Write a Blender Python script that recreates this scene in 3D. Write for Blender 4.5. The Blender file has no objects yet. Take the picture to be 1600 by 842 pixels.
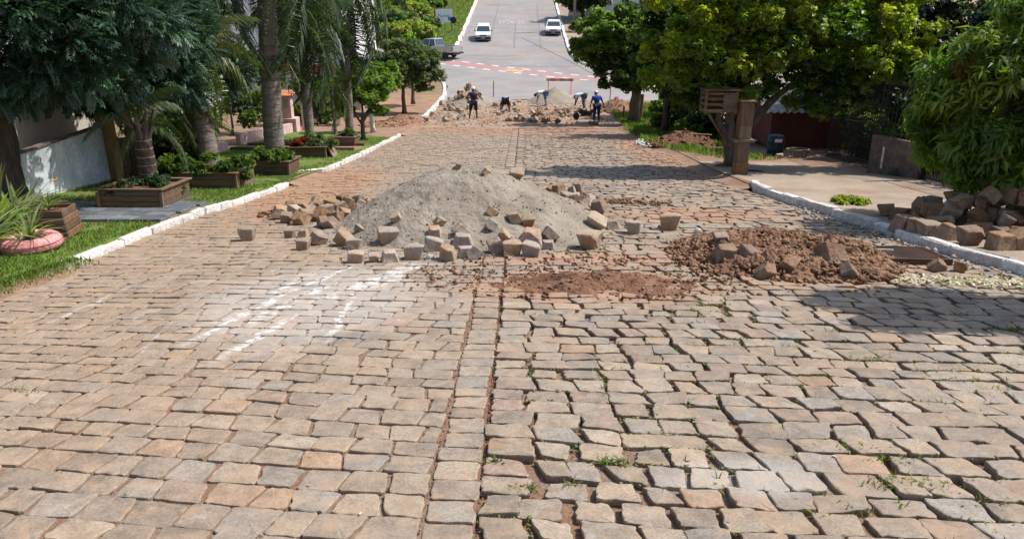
import bpy, bmesh, math, random
import numpy as np
from mathutils import Vector, Matrix, Euler, noise
R = math.radians
rng = random.Random(7)
nr = np.random.RandomState(11)
S = bpy.context.scene
C = S.collection

# ------------------------------------------------------------------ camera, sky, sun, exposure
CAM_H, PITCH, YAW, FPX = 2.3, R(20.2), R(.86), 1200.0
cd = bpy.data.cameras.new('camera'); cam = bpy.data.objects.new('camera', cd); C.objects.link(cam)
cam.location = (0, 0, CAM_H); cam.rotation_euler = (R(90) - PITCH, 0, YAW)
cd.sensor_width = 36; cd.lens = 27.0; cd.clip_start = .05; cd.clip_end = 3000
S.camera = cam
SUN_AZ = math.atan2(.96, .24); SUN_EL = R(55)
w = bpy.data.worlds.new('World'); S.world = w; w.use_nodes = True
wn = w.node_tree; bg = wn.nodes['Background']
sk = wn.nodes.new('ShaderNodeTexSky'); sk.sky_type = 'NISHITA'; sk.sun_disc = False
sk.sun_elevation = SUN_EL; sk.sun_rotation = SUN_AZ; sk.air_density = 1.2; sk.dust_density = 2.0
wn.links.new(sk.outputs[0], bg.inputs[0]); bg.inputs[1].default_value = .14
sl = bpy.data.lights.new('sun', 'SUN'); sl.energy = 4.6; sl.angle = R(.55); sl.color = (1, .955, .89)
so = bpy.data.objects.new('sun', sl); C.objects.link(so)
sd = Vector((math.sin(SUN_AZ) * math.cos(SUN_EL), math.cos(SUN_AZ) * math.cos(SUN_EL), math.sin(SUN_EL)))
so.rotation_euler = sd.to_track_quat('Z', 'Y').to_euler(); so.location = (20, 10, 30)
S.view_settings.view_transform = 'Standard'; S.view_settings.look = 'None'
S.view_settings.exposure = .35; S.view_settings.gamma = 1; S.view_settings.use_curve_mapping = False

# ------------------------------------------------------------------ the lie of the land
PROF = [(-30, 3.5), (0, 0), (12, -1.43), (28, -3.2), (44, -4.75), (57, -5.2), (66, -4.85), (74, -3.95), (190, 8.2), (260, 12), (600, 20)]
def prof(Y):
    P = PROF
    if Y <= P[0][0]: return P[0][1]
    n = len(P)
    for i in range(n - 1):
        if Y <= P[i + 1][0]:
            y0, z0 = P[i]; y1, z1 = P[i + 1]
            m = lambda j: (P[min(j + 1, n - 1)][1] - P[max(j - 1, 0)][1]) / (P[min(j + 1, n - 1)][0] - P[max(j - 1, 0)][0])
            d = y1 - y0; t = (Y - y0) / d
            return (2*t**3 - 3*t*t + 1)*z0 + (t**3 - 2*t*t + t)*d*m(i) + (-2*t**3 + 3*t*t)*z1 + (t**3 - t*t)*d*m(i + 1)
    return P[-1][1]
def at(px, py, h=0.0, surf=None):
    """ground point seen at a pixel of the 1600x842 photograph (for measuring places on the ground)"""
    a = (px - 800) / FPX; b = (421 - py) / FPX
    cp, sp = math.cos(PITCH), math.sin(PITCH)
    d = (a, cp + b * sp, -sp + b * cp)
    c, s = math.cos(YAW), math.sin(YAW)
    d = (d[0]*c - d[1]*s, d[0]*s + d[1]*c, d[2])
    f = lambda t: CAM_H + d[2]*t - prof(d[1]*t) - h - (surf(d[0]*t, d[1]*t) if surf else 0)
    t = 2.0
    while t < 300:
        if f(t) < 0:
            lo, hi = t - .05, t
            for _ in range(20):
                m = (lo + hi) / 2
                if f(m) < 0: hi = m
                else: lo = m
            return Vector((d[0]*hi, d[1]*hi, CAM_H + d[2]*hi))
        t += .05
    return Vector((d[0]*t, d[1]*t, CAM_H + d[2]*t))
def fbm(x, y, z=0.0, o=4): return noise.fractal(Vector((x, y, z)), 1.0, 2.0, o)
def lerp(a, b, t): return a + (b - a) * t
def plin(P, t):
    if t <= P[0][0]: return P[0][1]
    for i in range(len(P) - 1):
        if t <= P[i + 1][0]: return lerp(P[i][1], P[i + 1][1], (t - P[i][0]) / (P[i + 1][0] - P[i][0]))
    return P[-1][1]
KL = [(-8, -6.4), (5, -6.25), (8, -6.0), (9.4, -5.85), (13.4, -5.8), (14.5, -5.55), (17.15, -5.36), (19.6, -5.25), (23.6, -5.17), (32.7, -5.22), (40, -5.45), (45, -5.65), (57, -5.7), (62, -6.2), (64.9, -6.9)]
KR = [(-8, 6.6), (9.1, 6.29), (10, 6.02), (11.5, 5.82), (13.7, 5.55), (16.3, 5.12), (19.5, 5.0), (25.6, 5.0), (32.4, 4.65), (38, 5.0), (44, 5.3), (52, 5.6)]
kl = lambda Y: plin(KL, Y)
kr = lambda Y: plin(KR, Y)

# ------------------------------------------------------------------ materials
def newmat(name):
    m = bpy.data.materials.new(name); m.use_nodes = True
    nt = m.node_tree; return m, nt, nt.nodes['Principled BSDF']
def N(nt, t, **k):
    n = nt.nodes.new(t)
    for a, v in k.items():
        if a[0] == '_': n.inputs[a[1:] if not a[1:].isdigit() else int(a[1:])].default_value = v
        else: setattr(n, a, v)
    return n
def c4(c): return (c[0], c[1], c[2], 1)
def mixc(nt, fac, a, b, blend='MIX'):
    n = nt.nodes.new('ShaderNodeMix'); n.data_type = 'RGBA'; n.blend_type = blend
    for s, v in ((n.inputs[0], fac), (n.inputs[6], a), (n.inputs[7], b)):
        if isinstance(v, bpy.types.NodeSocket): nt.links.new(v, s)
        elif isinstance(v, (int, float)): s.default_value = v
        else: s.default_value = c4(v)
    return n.outputs[2]
def mth(nt, op, a, b=0.0, c=0.0, clamp=False):
    n = nt.nodes.new('ShaderNodeMath'); n.operation = op; n.use_clamp = clamp
    for i, v in enumerate((a, b, c)):
        if isinstance(v, bpy.types.NodeSocket): nt.links.new(v, n.inputs[i])
        else: n.inputs[i].default_value = v
    return n.outputs[0]
def smooth(nt, x, lo, hi):
    n = nt.nodes.new('ShaderNodeMapRange'); n.interpolation_type = 'SMOOTHSTEP'
    nt.links.new(x, n.inputs[0]); n.inputs[1].default_value = lo; n.inputs[2].default_value = hi
    return n.outputs[0]
def pos(nt): return N(nt, 'ShaderNodeNewGeometry').outputs['Position']
def nz(nt, vec, scale, detail=4, rough=.6, out=0):
    n = N(nt, 'ShaderNodeTexNoise'); nt.links.new(vec, n.inputs['Vector'])
    n.inputs['Scale'].default_value = scale; n.inputs['Detail'].default_value = detail; n.inputs['Roughness'].default_value = rough
    return n.outputs[out]
def bump(nt, h, strength, dist, bs):
    b = N(nt, 'ShaderNodeBump'); b.inputs['Strength'].default_value = strength; b.inputs['Distance'].default_value = dist
    nt.links.new(h, b.inputs['Height']); nt.links.new(b.outputs[0], bs.inputs['Normal'])
def mat(name, a, b=None, rough=.85, scale=6, bstr=.4, bdist=.01, fine=40, rnd=0, attr=False, spec=.3, obj=True, metal=0, c3=None, stretch=None):
    """two colours mottled by noise, optional third in patches, grain bump, per-object or per-piece variation"""
    m, nt, bs = newmat(name); b = b or a
    if obj: vec = N(nt, 'ShaderNodeTexCoord').outputs['Object']
    else: vec = pos(nt)
    if stretch:
        mp = N(nt, 'ShaderNodeMapping'); mp.inputs['Scale'].default_value = stretch; nt.links.new(vec, mp.inputs[0]); vec = mp.outputs[0]
    f = smooth(nt, nz(nt, vec, scale), .3, .7); col = mixc(nt, f, a, b)
    if c3: col = mixc(nt, smooth(nt, nz(nt, vec, scale * .35, 3), .52, .68), col, c3)
    g = nz(nt, vec, fine, 3)
    col = mixc(nt, .35, col, mixc(nt, smooth(nt, g, .25, .75), (.35, .35, .35), (1.5, 1.5, 1.5)), 'MULTIPLY')
    if rnd:
        oi = N(nt, 'ShaderNodeObjectInfo'); hs = N(nt, 'ShaderNodeHueSaturation')
        nt.links.new(mth(nt, 'MULTIPLY_ADD', oi.outputs['Random'], rnd, 1 - rnd / 2), hs.inputs['Value'])
        r2 = mth(nt, 'FRACT', mth(nt, 'MULTIPLY', oi.outputs['Random'], 37.7))
        nt.links.new(mth(nt, 'MULTIPLY_ADD', r2, .6, .72), hs.inputs['Saturation'])
        nt.links.new(col, hs.inputs['Color']); col = hs.outputs[0]
    if attr:
        at_ = N(nt, 'ShaderNodeAttribute', attribute_name='tint'); col = mixc(nt, 1.0, col, at_.outputs['Color'], 'MULTIPLY')
    nt.links.new(col, bs.inputs['Base Color'])
    bs.inputs['Roughness'].default_value = rough; bs.inputs['Specular IOR Level'].default_value = spec; bs.inputs['Metallic'].default_value = metal
    if bstr: bump(nt, mth(nt, 'ADD', g, nz(nt, vec, scale * 2)), bstr, bdist, bs)
    return m
def leafmat(name, rough=.5, trans=.35, spec=.4, tcol=(1.2, 1.5, .5)):
    m, nt, bs = newmat(name)
    a = N(nt, 'ShaderNodeAttribute', attribute_name='tint').outputs['Color']
    nt.links.new(a, bs.inputs['Base Color']); bs.inputs['Roughness'].default_value = rough; bs.inputs['Specular IOR Level'].default_value = spec
    tr = N(nt, 'ShaderNodeBsdfTranslucent'); nt.links.new(mixc(nt, 1.0, a, tcol, 'MULTIPLY'), tr.inputs[0])
    mx = N(nt, 'ShaderNodeMixShader'); mx.inputs[0].default_value = trans
    nt.links.new(bs.outputs[0], mx.inputs[1]); nt.links.new(tr.outputs[0], mx.inputs[2])
    nt.links.new(mx.outputs[0], nt.nodes['Material Output'].inputs[0])
    return m
def seg_mask(nt, P, a, b, wd, wob):
    """soft band between two ground points (a stain)"""
    L = math.hypot(b[0]-a[0], b[1]-a[1]); th = math.atan2(b[1]-a[1], b[0]-a[0])
    mp = N(nt, 'ShaderNodeMapping', vector_type='TEXTURE'); mp.inputs['Location'].default_value = (a[0], a[1], 0); mp.inputs['Rotation'].default_value = (0, 0, th)
    nt.links.new(P, mp.inputs[0]); sp = N(nt, 'ShaderNodeSeparateXYZ'); nt.links.new(mp.outputs[0], sp.inputs[0])
    y = mth(nt, 'ABSOLUTE', mth(nt, 'ADD', sp.outputs[1], wob))
    m1 = smooth(nt, mth(nt, 'SUBTRACT', wd, y), -wd * .35, wd * .8)
    return mth(nt, 'MULTIPLY', m1, mth(nt, 'MULTIPLY', smooth(nt, sp.outputs[0], -.1, .35), smooth(nt, mth(nt, 'SUBTRACT', L, sp.outputs[0]), -.1, .6)))
def ell_mask(nt, P, c, r, wob, lo=.0, hi=.5):
    v = N(nt, 'ShaderNodeVectorMath', operation='SUBTRACT'); nt.links.new(P, v.inputs[0]); v.inputs[1].default_value = (c[0], c[1], 0)
    d = N(nt, 'ShaderNodeVectorMath', operation='MULTIPLY'); nt.links.new(v.outputs[0], d.inputs[0]); d.inputs[1].default_value = (1/r[0], 1/r[1], 0)
    l = N(nt, 'ShaderNodeVectorMath', operation='LENGTH'); nt.links.new(d.outputs[0], l.inputs[0])
    return smooth(nt, mth(nt, 'ADD', mth(nt, 'SUBTRACT', 1.0, l.outputs['Value']), wob), lo, hi)

LIME = [((660, 410), (470, 480), .16), ((520, 440), (360, 520), .13), ((480, 480), (320, 572), .07), ((470, 445), (270, 550), .06), ((560, 450), (505, 545), .05),
        ((220, 440), (20, 530), .035), ((640, 425), (560, 460), .09), ((480, 430), (400, 470), .10), ((560, 412), (300, 520), .05), ((270, 500), (205, 565), .03), ((420,470),(330,500),.10)]
def road_stains(nt, col, P, is_bed=False):
    wob = mth(nt, 'MULTIPLY_ADD', nz(nt, P, 3.2, 4), .5, -.25)
    brk = smooth(nt, nz(nt, P, 7, 6, .8), .42, .60)
    dust = smooth(nt, nz(nt, P, 1.1, 5), .42, .62)
    col = mixc(nt, mth(nt, 'MULTIPLY', dust, .28), col, (.26, .19, .13))
    # red earth trodden over the blocks
    red = None
    for (c, r) in (((.75, 8.5), (2.1, 1.1)), ((3.6, 9.9), (2.3, 1.9)), ((1.0, 9.9), (2.2, .55)), ((-4.6, 17), (1.5, 6)), ((3.2, 13.6), (2.2, 1.0)), ((0, 38), (7, 7)), ((4.6,27),(1.6,12)), ((2.2,31),(2.2,.6)), ((-2.2,35),(2,.5))):
        e = ell_mask(nt, P, c, r, mth(nt, 'MULTIPLY_ADD', nz(nt, P, 2.3, 5, .7), 1.4, -.75))
        red = e if red is None else mth(nt, 'MAXIMUM', red, e)
    gr = smooth(nt, nz(nt, P, 14, 4, .7), .40, .62)
    col = mixc(nt, mth(nt, 'MULTIPLY', red, mth(nt, 'MULTIPLY_ADD', gr, .55, .25)), col, (.34, .165, .085))
    lime = None
    for a, b, wd in LIME:
        A, B = at(*a), at(*b); e = seg_mask(nt, P, A, B, wd, mth(nt, 'MULTIPLY', wob, .5 if wd > .045 else .28))
        if wd < .04: e = mth(nt, 'MULTIPLY', e, .4)
        lime = e if lime is None else mth(nt, 'MAXIMUM', lime, e)
    lc = at(430, 480)
    film = mth(nt, 'MULTIPLY', ell_mask(nt, P, (lc.x+.3, lc.y+.3), (1.5, 2.0), wob), .2)
    lf = mth(nt, 'MAXIMUM', mth(nt, 'MULTIPLY', lime, mth(nt, 'MULTIPLY_ADD', brk, .66, .14)), film)
    col = mixc(nt, lf, col, (.66, .65, .63))
    gc = at(1170, 745)
    col = mixc(nt, mth(nt, 'MULTIPLY', ell_mask(nt, P, (gc.x, gc.y), (.6, .3), wob), .25), col, (.50, .48, .45))
    dc = at(560, 527)
    col = mixc(nt, mth(nt, 'MULTIPLY', ell_mask(nt, P, (dc.x, dc.y), (.42, .2), wob), .45), col, (.12, .115, .11))
    return col
def paving_mat():
    m, nt, bs = newmat('basalt_paving'); P = pos(nt)
    a = N(nt, 'ShaderNodeAttribute', attribute_name='tint').outputs['Color']
    f = nz(nt, P, 7, 5, .65); g = nz(nt, P, 60, 3, .6)
    col = mixc(nt, .65, a, mixc(nt, smooth(nt, f, .3, .7), (.68, .64, .60), (1.28, 1.26, 1.24)), 'MULTIPLY')
    col = mixc(nt, .5, col, mixc(nt, smooth(nt, g, .3, .7), (.62, .62, .62), (1.35, 1.35, 1.35)), 'MULTIPLY')
    rs = smooth(nt, nz(nt, P, 5.5, 5, .65), .47, .66)
    col = mixc(nt, mth(nt, 'MULTIPLY', rs, .55), col, (.36, .245, .155))
    rs = smooth(nt, nz(nt, P, 3.1, 4, .7), .64, .72)
    col = mixc(nt, mth(nt, 'MULTIPLY', rs, .5), col, (.36, .19, .10))
    ph = smooth(nt, nz(nt, P, 9.5, 5, .75), .58, .70)
    col = mixc(nt, mth(nt, 'MULTIPLY', ph, .3), col, (.42, .39, .36))
    dk = smooth(nt, nz(nt, P, 26, 3, .7), .68, .74)
    col = mixc(nt, mth(nt, 'MULTIPLY', dk, .5), col, (.12, .11, .10))
    col = road_stains(nt, col, P)
    nt.links.new(col, bs.inputs['Base Color']); bs.inputs['Roughness'].default_value = .72; bs.inputs['Specular IOR Level'].default_value = .35
    bump(nt, mth(nt, 'ADD', mth(nt, 'MULTIPLY', f, 1.5), mth(nt, 'MULTIPLY', g, .35)), .6, .012, bs)
    return m
def bed_mat():
    m, nt, bs = newmat('joint_sand'); P = pos(nt)
    f = nz(nt, P, 1.6, 4); g = nz(nt, P, 45, 4, .75)
    col = mixc(nt, smooth(nt, f, .35, .65), (.20, .105, .06), (.21, .145, .10))
    col = mixc(nt, .75, col, mixc(nt, smooth(nt, g, .3, .7), (.45, .42, .4), (1.5, 1.5, 1.5)), 'MULTIPLY')
    col = road_stains(nt, col, P, True)
    nt.links.new(col, bs.inputs['Base Color']); bs.inputs['Roughness'].default_value = .95
    bump(nt, g, .8, .02, bs); return m
M = {}
M['pave'] = paving_mat(); M['bed'] = bed_mat()
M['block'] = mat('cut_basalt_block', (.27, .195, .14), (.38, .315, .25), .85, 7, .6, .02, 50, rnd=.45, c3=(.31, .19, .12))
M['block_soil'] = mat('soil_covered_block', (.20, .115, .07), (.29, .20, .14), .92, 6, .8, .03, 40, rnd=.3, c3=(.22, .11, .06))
M['block_shadow'] = mat('shaded_basalt_block', (.19, .125, .08), (.29, .205, .14), .88, 6, .6, .02, 50, rnd=.4, c3=(.22, .12, .07))  # darker copy of the cut block, shade mixed into its own brown
M['sand'] = mat('gravelly_sand', (.225, .187, .145), (.31, .265, .21), .95, 1.5, .9, .02, 70, obj=False)
M['soil'] = mat('red_soil', (.20, .10, .055), (.34, .20, .12), .95, 5, 1, .04, 35, obj=False, c3=(.15, .075, .045))
M['soil_red'] = mat('fresh_red_soil', (.16, .075, .042), (.26, .14, .085), .95, 5, 1, .04, 35, obj=False, c3=(.10, .05, .032))
M['soil_dark'] = mat('dark_red_soil', (.13, .06, .035), (.22, .11, .065), .95, 4, 1, .04, 35, obj=False)
M['earth'] = mat('verge_earth', (.20, .125, .075), (.27, .18, .115), .95, 1.2, .8, .03, 25, obj=False, c3=(.09, .12, .035))
M['lawn'] = mat('lawn_ground', (.09, .15, .025), (.15, .20, .035), .95, 2.5, .8, .03, 50, obj=False, c3=(.15, .12, .06))
M['hillgrass'] = mat('hill_grass', (.10, .17, .03), (.17, .22, .05), .95, .7, .8, .05, 12, obj=False, c3=(.20, .19, .08))
M['kerb'] = mat('whitewashed_stone', (.54, .51, .47), (.71, .69, .66), .9, 9, .8, .02, 40, rnd=.3, c3=(.42, .34, .26))
M['kerbfar'] = mat('white_kerb_paint', (.7, .69, .66), (.8, .79, .77), .9, 3, .3, .01, 20, c3=(.5, .45, .4))
M['concrete'] = mat('pavement_concrete', (.26, .20, .15), (.34, .27, .21), .92, 1.1, .5, .008, 30, obj=False, c3=(.25, .16, .10))
M['asphalt'] = mat('old_asphalt', (.225, .208, .20), (.285, .262, .25), .9, .35, .5, .01, 18, obj=False, c3=(.29, .235, .20))
M['slate'] = mat('slate_slab', (.085, .095, .105), (.15, .16, .17), .6, 5, .4, .01, 40, rnd=.5)
M['wood'] = mat('weathered_board', (.10, .062, .038), (.18, .12, .078), .85, 9, .5, .008, 60, rnd=.5, stretch=(.25, 2, 2))
M['woodraw'] = mat('pale_plank', (.14, .085, .048), (.21, .135, .08), .8, 7, .4, .008, 60, rnd=.4, stretch=(2, 2, .3))
M['whitewall'] = mat('whitewashed_wall', (.48, .53, .58), (.66, .68, .70), .9, 2.2, .5, .01, 14, c3=(.36, .38, .40), stretch=(1, 1, .6))
M['beige'] = mat('beige_render', (.50, .45, .38), (.56, .50, .43), .9, 1, .2, .01, 20)
M['ochre'] = mat('ochre_pillar', (.30, .15, .06), (.36, .22, .11), .9, 4, .4, .01, 20)
M['pink'] = mat('pink_render', (.52, .34, .33), (.62, .44, .42), .9, 4, .4, .01, 20)
M['terracotta'] = mat('terracotta', (.50, .19, .09), (.60, .28, .15), .8, 5, .3, .01, 20)
M['white'] = mat('white_wall_paint', (.72, .72, .74), (.80, .80, .80), .8, 2, .1, .005, 20)
M['redtrim'] = mat('red_trim', (.45, .12, .10), (.5, .16, .12), .8, 3, .1)
M['darkconc'] = mat('mouldy_concrete', (.10, .075, .06), (.18, .14, .115), .95, 5, .6, .01, 30, c3=(.05, .045, .04))
M['iron'] = mat('black_iron', (.015, .015, .016), (.03, .028, .026), .5, 8, .1)
M['rust'] = mat('rusty_iron', (.06, .035, .028), (.11, .06, .045), .7, 12, .4)
M['bark'] = mat('bark', (.10, .075, .055), (.19, .15, .12), .95, 6, .9, .03, 25, stretch=(2, 2, .5))
M['barkdark'] = mat('dark_bark', (.05, .035, .025), (.10, .07, .05), .95, 6, .9, .03, 25, stretch=(2, 2, .4))
M['barkwhite'] = mat('limewashed_bark', (.5, .47, .42), (.62, .6, .56), .95, 8, .6, .02, 25)
M['palmbark'] = mat('palm_bark', (.17, .135, .115), (.27, .225, .20), .95, 3, .7, .02, 30, stretch=(.6, .6, 4), c3=(.10, .085, .07))
M['leaf'] = leafmat('leaf', .5, .48, .4, (1.4, 1.6, .5))
M['glossleaf'] = leafmat('glossy_leaf', .36, .15, .5, (1, 1.3, .8))
M['brightleaf'] = leafmat('bright_leaf', .4, .55, .4, (1.45, 1.7, .4))
M['blade'] = leafmat('grass_blade', .6, .4)
M['tyre'] = mat('black_rubber', (.02, .02, .02), (.035, .035, .035), .8, 10, .2)
M['pinktyre'] = mat('pink_painted_rubber', (.55, .20, .20), (.66, .32, .31), .7, 6, .5, .01, 30, c3=(.42, .17, .16))
M['carwhite'] = mat('white_car_paint', (.74, .76, .78), None, .25, 2, 0, spec=.6)
M['silver'] = mat('silver_car_paint', (.42, .42, .43), None, .3, 2, 0, spec=.6, metal=.4)
M['glass'] = mat('car_glass', (.03, .05, .06), None, .08, 2, 0, spec=.8)
M['black'] = mat('black_plastic', (.02, .02, .022), None, .5, 2, 0)
M['lamp'] = mat('headlamp_glass', (.6, .62, .62), None, .1, 2, 0, spec=.8)
M['redlamp'] = mat('red_lamp', (.5, .02, .03), None, .2, 2, 0)
M['chrome'] = mat('wheel_metal', (.5, .5, .52), None, .3, 2, 0, metal=.8)
M['bikered'] = mat('red_cycle_lane_paint', (.33, .175, .165), (.38, .215, .20), .85, 1.5, .3, .005, 20, obj=False, c3=(.34, .24, .22))
M['roadwhite'] = mat('white_road_paint', (.52, .50, .48), (.65, .63, .61), .85, 4, .2, .005, 20, obj=False)
M['orange'] = mat('orange_paint', (.65, .20, .08), (.72, .30, .14), .6, 4, .1)
M['skin'] = mat('skin', (.26, .13, .08), (.30, .16, .10), .6, 5, 0)
M['skindark'] = mat('tanned_skin', (.12, .06, .04), (.15, .08, .055), .6, 5, 0)
def cloth(n, c): M[n] = mat(n, c, tuple(x * 1.15 for x in c), .9, 9, .3, .005, 40)
cloth('cloth_black', (.016, .017, .024)); cloth('cloth_blue', (.02, .05, .32)); cloth('cloth_pale', (.52, .66, .72)); cloth('cloth_jean', (.06, .14, .27))
cloth('cloth_white', (.75, .75, .74)); cloth('cloth_grey', (.07, .08, .08)); cloth('hair', (.02, .015, .012)); cloth('cloth_navy', (.02, .025, .07)); cloth('purple_rag', (.03, .02, .10))
M['bluebarrel'] = mat('blue_plastic', (.008, .028, .055), (.012, .04, .075), .5, 4, .1)
M['brickred'] = mat('red_house_wall', (.14, .045, .032), (.18, .065, .05), .9, 3, .3)
M['roof'] = mat('pale_roof_sheet', (.28, .26, .24), (.42, .39, .36), .8, 5, .4, c3=(.3, .24, .2))
M['bluewall'] = mat('pale_blue_wall', (.45, .52, .62), (.5, .57, .66), .8, 3, .1)
M['rock'] = mat('small_pebble', (.40, .38, .34), (.62, .6, .56), .9, 8, .3, rnd=.3)
M['litter'] = leafmat('dry_leaf', .8, .2)
M['galv'] = mat('galvanised_metal', (.30, .30, .30), (.38, .38, .38), .5, 8, .2, metal=.3)
M['signblue'] = mat('sign_blue', (.02, .22, .35), None, .4, 2, 0)
M['letter'] = mat('dark_letter_print', (.12, .13, .16), None, .6, 2, 0)

# ------------------------------------------------------------------ mesh helpers
class MB:
    def __init__(s): s.v = []; s.f = []; s.c = []
    def add(s, V, F, col=None):
        o = len(s.v); s.v += [tuple(p) for p in V]; s.f += [tuple(i + o for i in f) for f in F]
        if col is not None: s.c += list(col) if isinstance(col, list) else [col] * len(V)
    def box(s, x0, x1, y0, y1, z0, z1, m=None, bev=0.0, jit=0):
        if bev:
            b = min(bev, (x1-x0)*.45, (y1-y0)*.45, (z1-z0)*.45); V = []; F = []
            for z, i in ((z0, b), (z0+b, 0), (z1-b, 0), (z1, b)):
                xa, xb, ya, yb = x0+i, x1-i, y0+i, y1-i; k = b if not i else b*.6
                V += [(xa+k, ya, z), (xb-k, ya, z), (xb, ya+k, z), (xb, yb-k, z), (xb-k, yb, z), (xa+k, yb, z), (xa, yb-k, z), (xa, ya+k, z)]
            for r in range(3):
                for i in range(8): F.append((r*8+i, r*8+(i+1) % 8, r*8+8+(i+1) % 8, r*8+8+i))
            F += [tuple(range(7, -1, -1)), tuple(range(24, 32))]
        else:
            V = [(x0,y0,z0),(x1,y0,z0),(x1,y1,z0),(x0,y1,z0),(x0,y0,z1),(x1,y0,z1),(x1,y1,z1),(x0,y1,z1)]
            F = [(3,2,1,0),(4,5,6,7),(0,1,5,4),(1,2,6,5),(2,3,7,6),(3,0,4,7)]
        if jit: V = [(x+rng.uniform(-jit,jit), y+rng.uniform(-jit,jit), z+rng.uniform(-jit,jit)) for x,y,z in V]
        if m is not None: V = [m @ Vector(p) for p in V]
        s.add(V, F)
    def tube(s, P, rad, n=8, cap=True, jit=0):
        P = [Vector(p) for p in P]; m = len(P)
        if not hasattr(rad, '__len__'): rad = [rad] * m
        V = []; F = []; up = Vector((0, 0, 1)); prev = None
        for i in range(m):
            d = (P[min(i+1, m-1)] - P[max(i-1, 0)]).normalized()
            a = prev if prev is not None else (Vector((1, 0, 0)) if abs(d.x) < .9 else Vector((0, 1, 0)))
            a = (a - d * a.dot(d)).normalized(); prev = a; b = d.cross(a)
            for k in range(n):
                t = 2*math.pi*k/n; r = rad[i] * (1 + (rng.uniform(-jit, jit) if jit else 0))
                V.append(P[i] + a*math.cos(t)*r + b*math.sin(t)*r)
        for i in range(m-1):
            for k in range(n): F.append((i*n+k, i*n+(k+1) % n, (i+1)*n+(k+1) % n, (i+1)*n+k))
        if cap: F += [tuple(range(n-1, -1, -1)), tuple(range((m-1)*n, m*n))]
        s.add(V, F)
    def lathe(s, pr, c=(0, 0, 0), n=16, sx=1, sy=1):
        V = []; F = []
        for r, z in pr:
            for k in range(n):
                t = 2*math.pi*k/n; V.append((c[0]+r*math.cos(t)*sx, c[1]+r*math.sin(t)*sy, c[2]+z))
        for i in range(len(pr)-1):
            for k in range(n): F.append((i*n+k, i*n+(k+1) % n, (i+1)*n+(k+1) % n, (i+1)*n+k))
        F += [tuple(range(n-1, -1, -1)), tuple(range((len(pr)-1)*n, len(pr)*n))]
        s.add(V, F)
    def prism(s, prof_, hw):
        """profile of (y,z) extruded across x with half width hw(z) """
        n = len(prof_); V = [(-hw(y, z), y, z) for y, z in prof_] + [(hw(y, z), y, z) for y, z in prof_]
        F = [tuple(range(n)), tuple(range(2*n-1, n-1, -1))] + [((i+1) % n, i, n+i, n+(i+1) % n) for i in range(n)]
        s.add(V, F)
    def mesh(s, name, m):
        me = bpy.data.meshes.new(name); me.from_pydata(s.v, [], s.f); me.materials.append(m)
        if s.c and len(s.c) == len(s.v):
            ca = me.color_attributes.new('tint', 'FLOAT_COLOR', 'POINT')
            ca.data.foreach_set('color', np.array([(*c, 1) for c in s.c], dtype=np.float32).ravel())
        me.validate(); me.update(); return me
    def build(s, name, m, parent=None, loc=None, smooth_=False, rz=0):
        o = bpy.data.objects.new(name, s.mesh(name, m)); C.objects.link(o)
        if parent: o.parent = parent
        if loc is not None: o.location = loc
        if rz: o.rotation_euler = (0, 0, rz)
        if smooth_: o.data.shade_smooth()
        return o
def tag(o, label=None, cat=None, group=None, kind=None):
    if label: o['label'] = label
    if cat: o['category'] = cat
    if group: o['group'] = group
    if kind: o['kind'] = kind
    return o
def empty(name, loc, rz=0, label=None, cat=None, group=None, rx=0, ry=0):
    o = bpy.data.objects.new(name, None); C.objects.link(o); o.location = loc; o.rotation_euler = (rx, ry, rz); o.empty_display_size = .2
    return tag(o, label, cat, group)
def link(name, me, parent=None, loc=(0, 0, 0), rot=(0, 0, 0), sc=(1, 1, 1)):
    o = bpy.data.objects.new(name, me); C.objects.link(o); o.parent = parent; o.location = loc; o.rotation_euler = rot; o.scale = sc; return o
def g(x, y, h=0.0): return Vector((x, y, prof(y) + h))
def tintmesh(name, V, F, cols, m):
    """numpy quad mesh with a per-vertex colour"""
    me = bpy.data.meshes.new(name); nv, nf = len(V), len(F); k = F.shape[1]
    me.vertices.add(nv); me.vertices.foreach_set('co', V.astype(np.float32).ravel())
    me.loops.add(nf*k); me.loops.foreach_set('vertex_index', F.astype(np.int32).ravel())
    me.polygons.add(nf); me.polygons.foreach_set('loop_start', np.arange(0, nf*k, k, dtype=np.int32)); me.polygons.foreach_set('loop_total', np.full(nf, k, dtype=np.int32))
    ca = me.color_attributes.new('tint', 'FLOAT_COLOR', 'POINT')
    ca.data.foreach_set('color', np.concatenate([cols, np.ones((nv, 1))], 1).astype(np.float32).ravel())
    me.materials.append(m); me.update(calc_edges=True); return me

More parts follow.
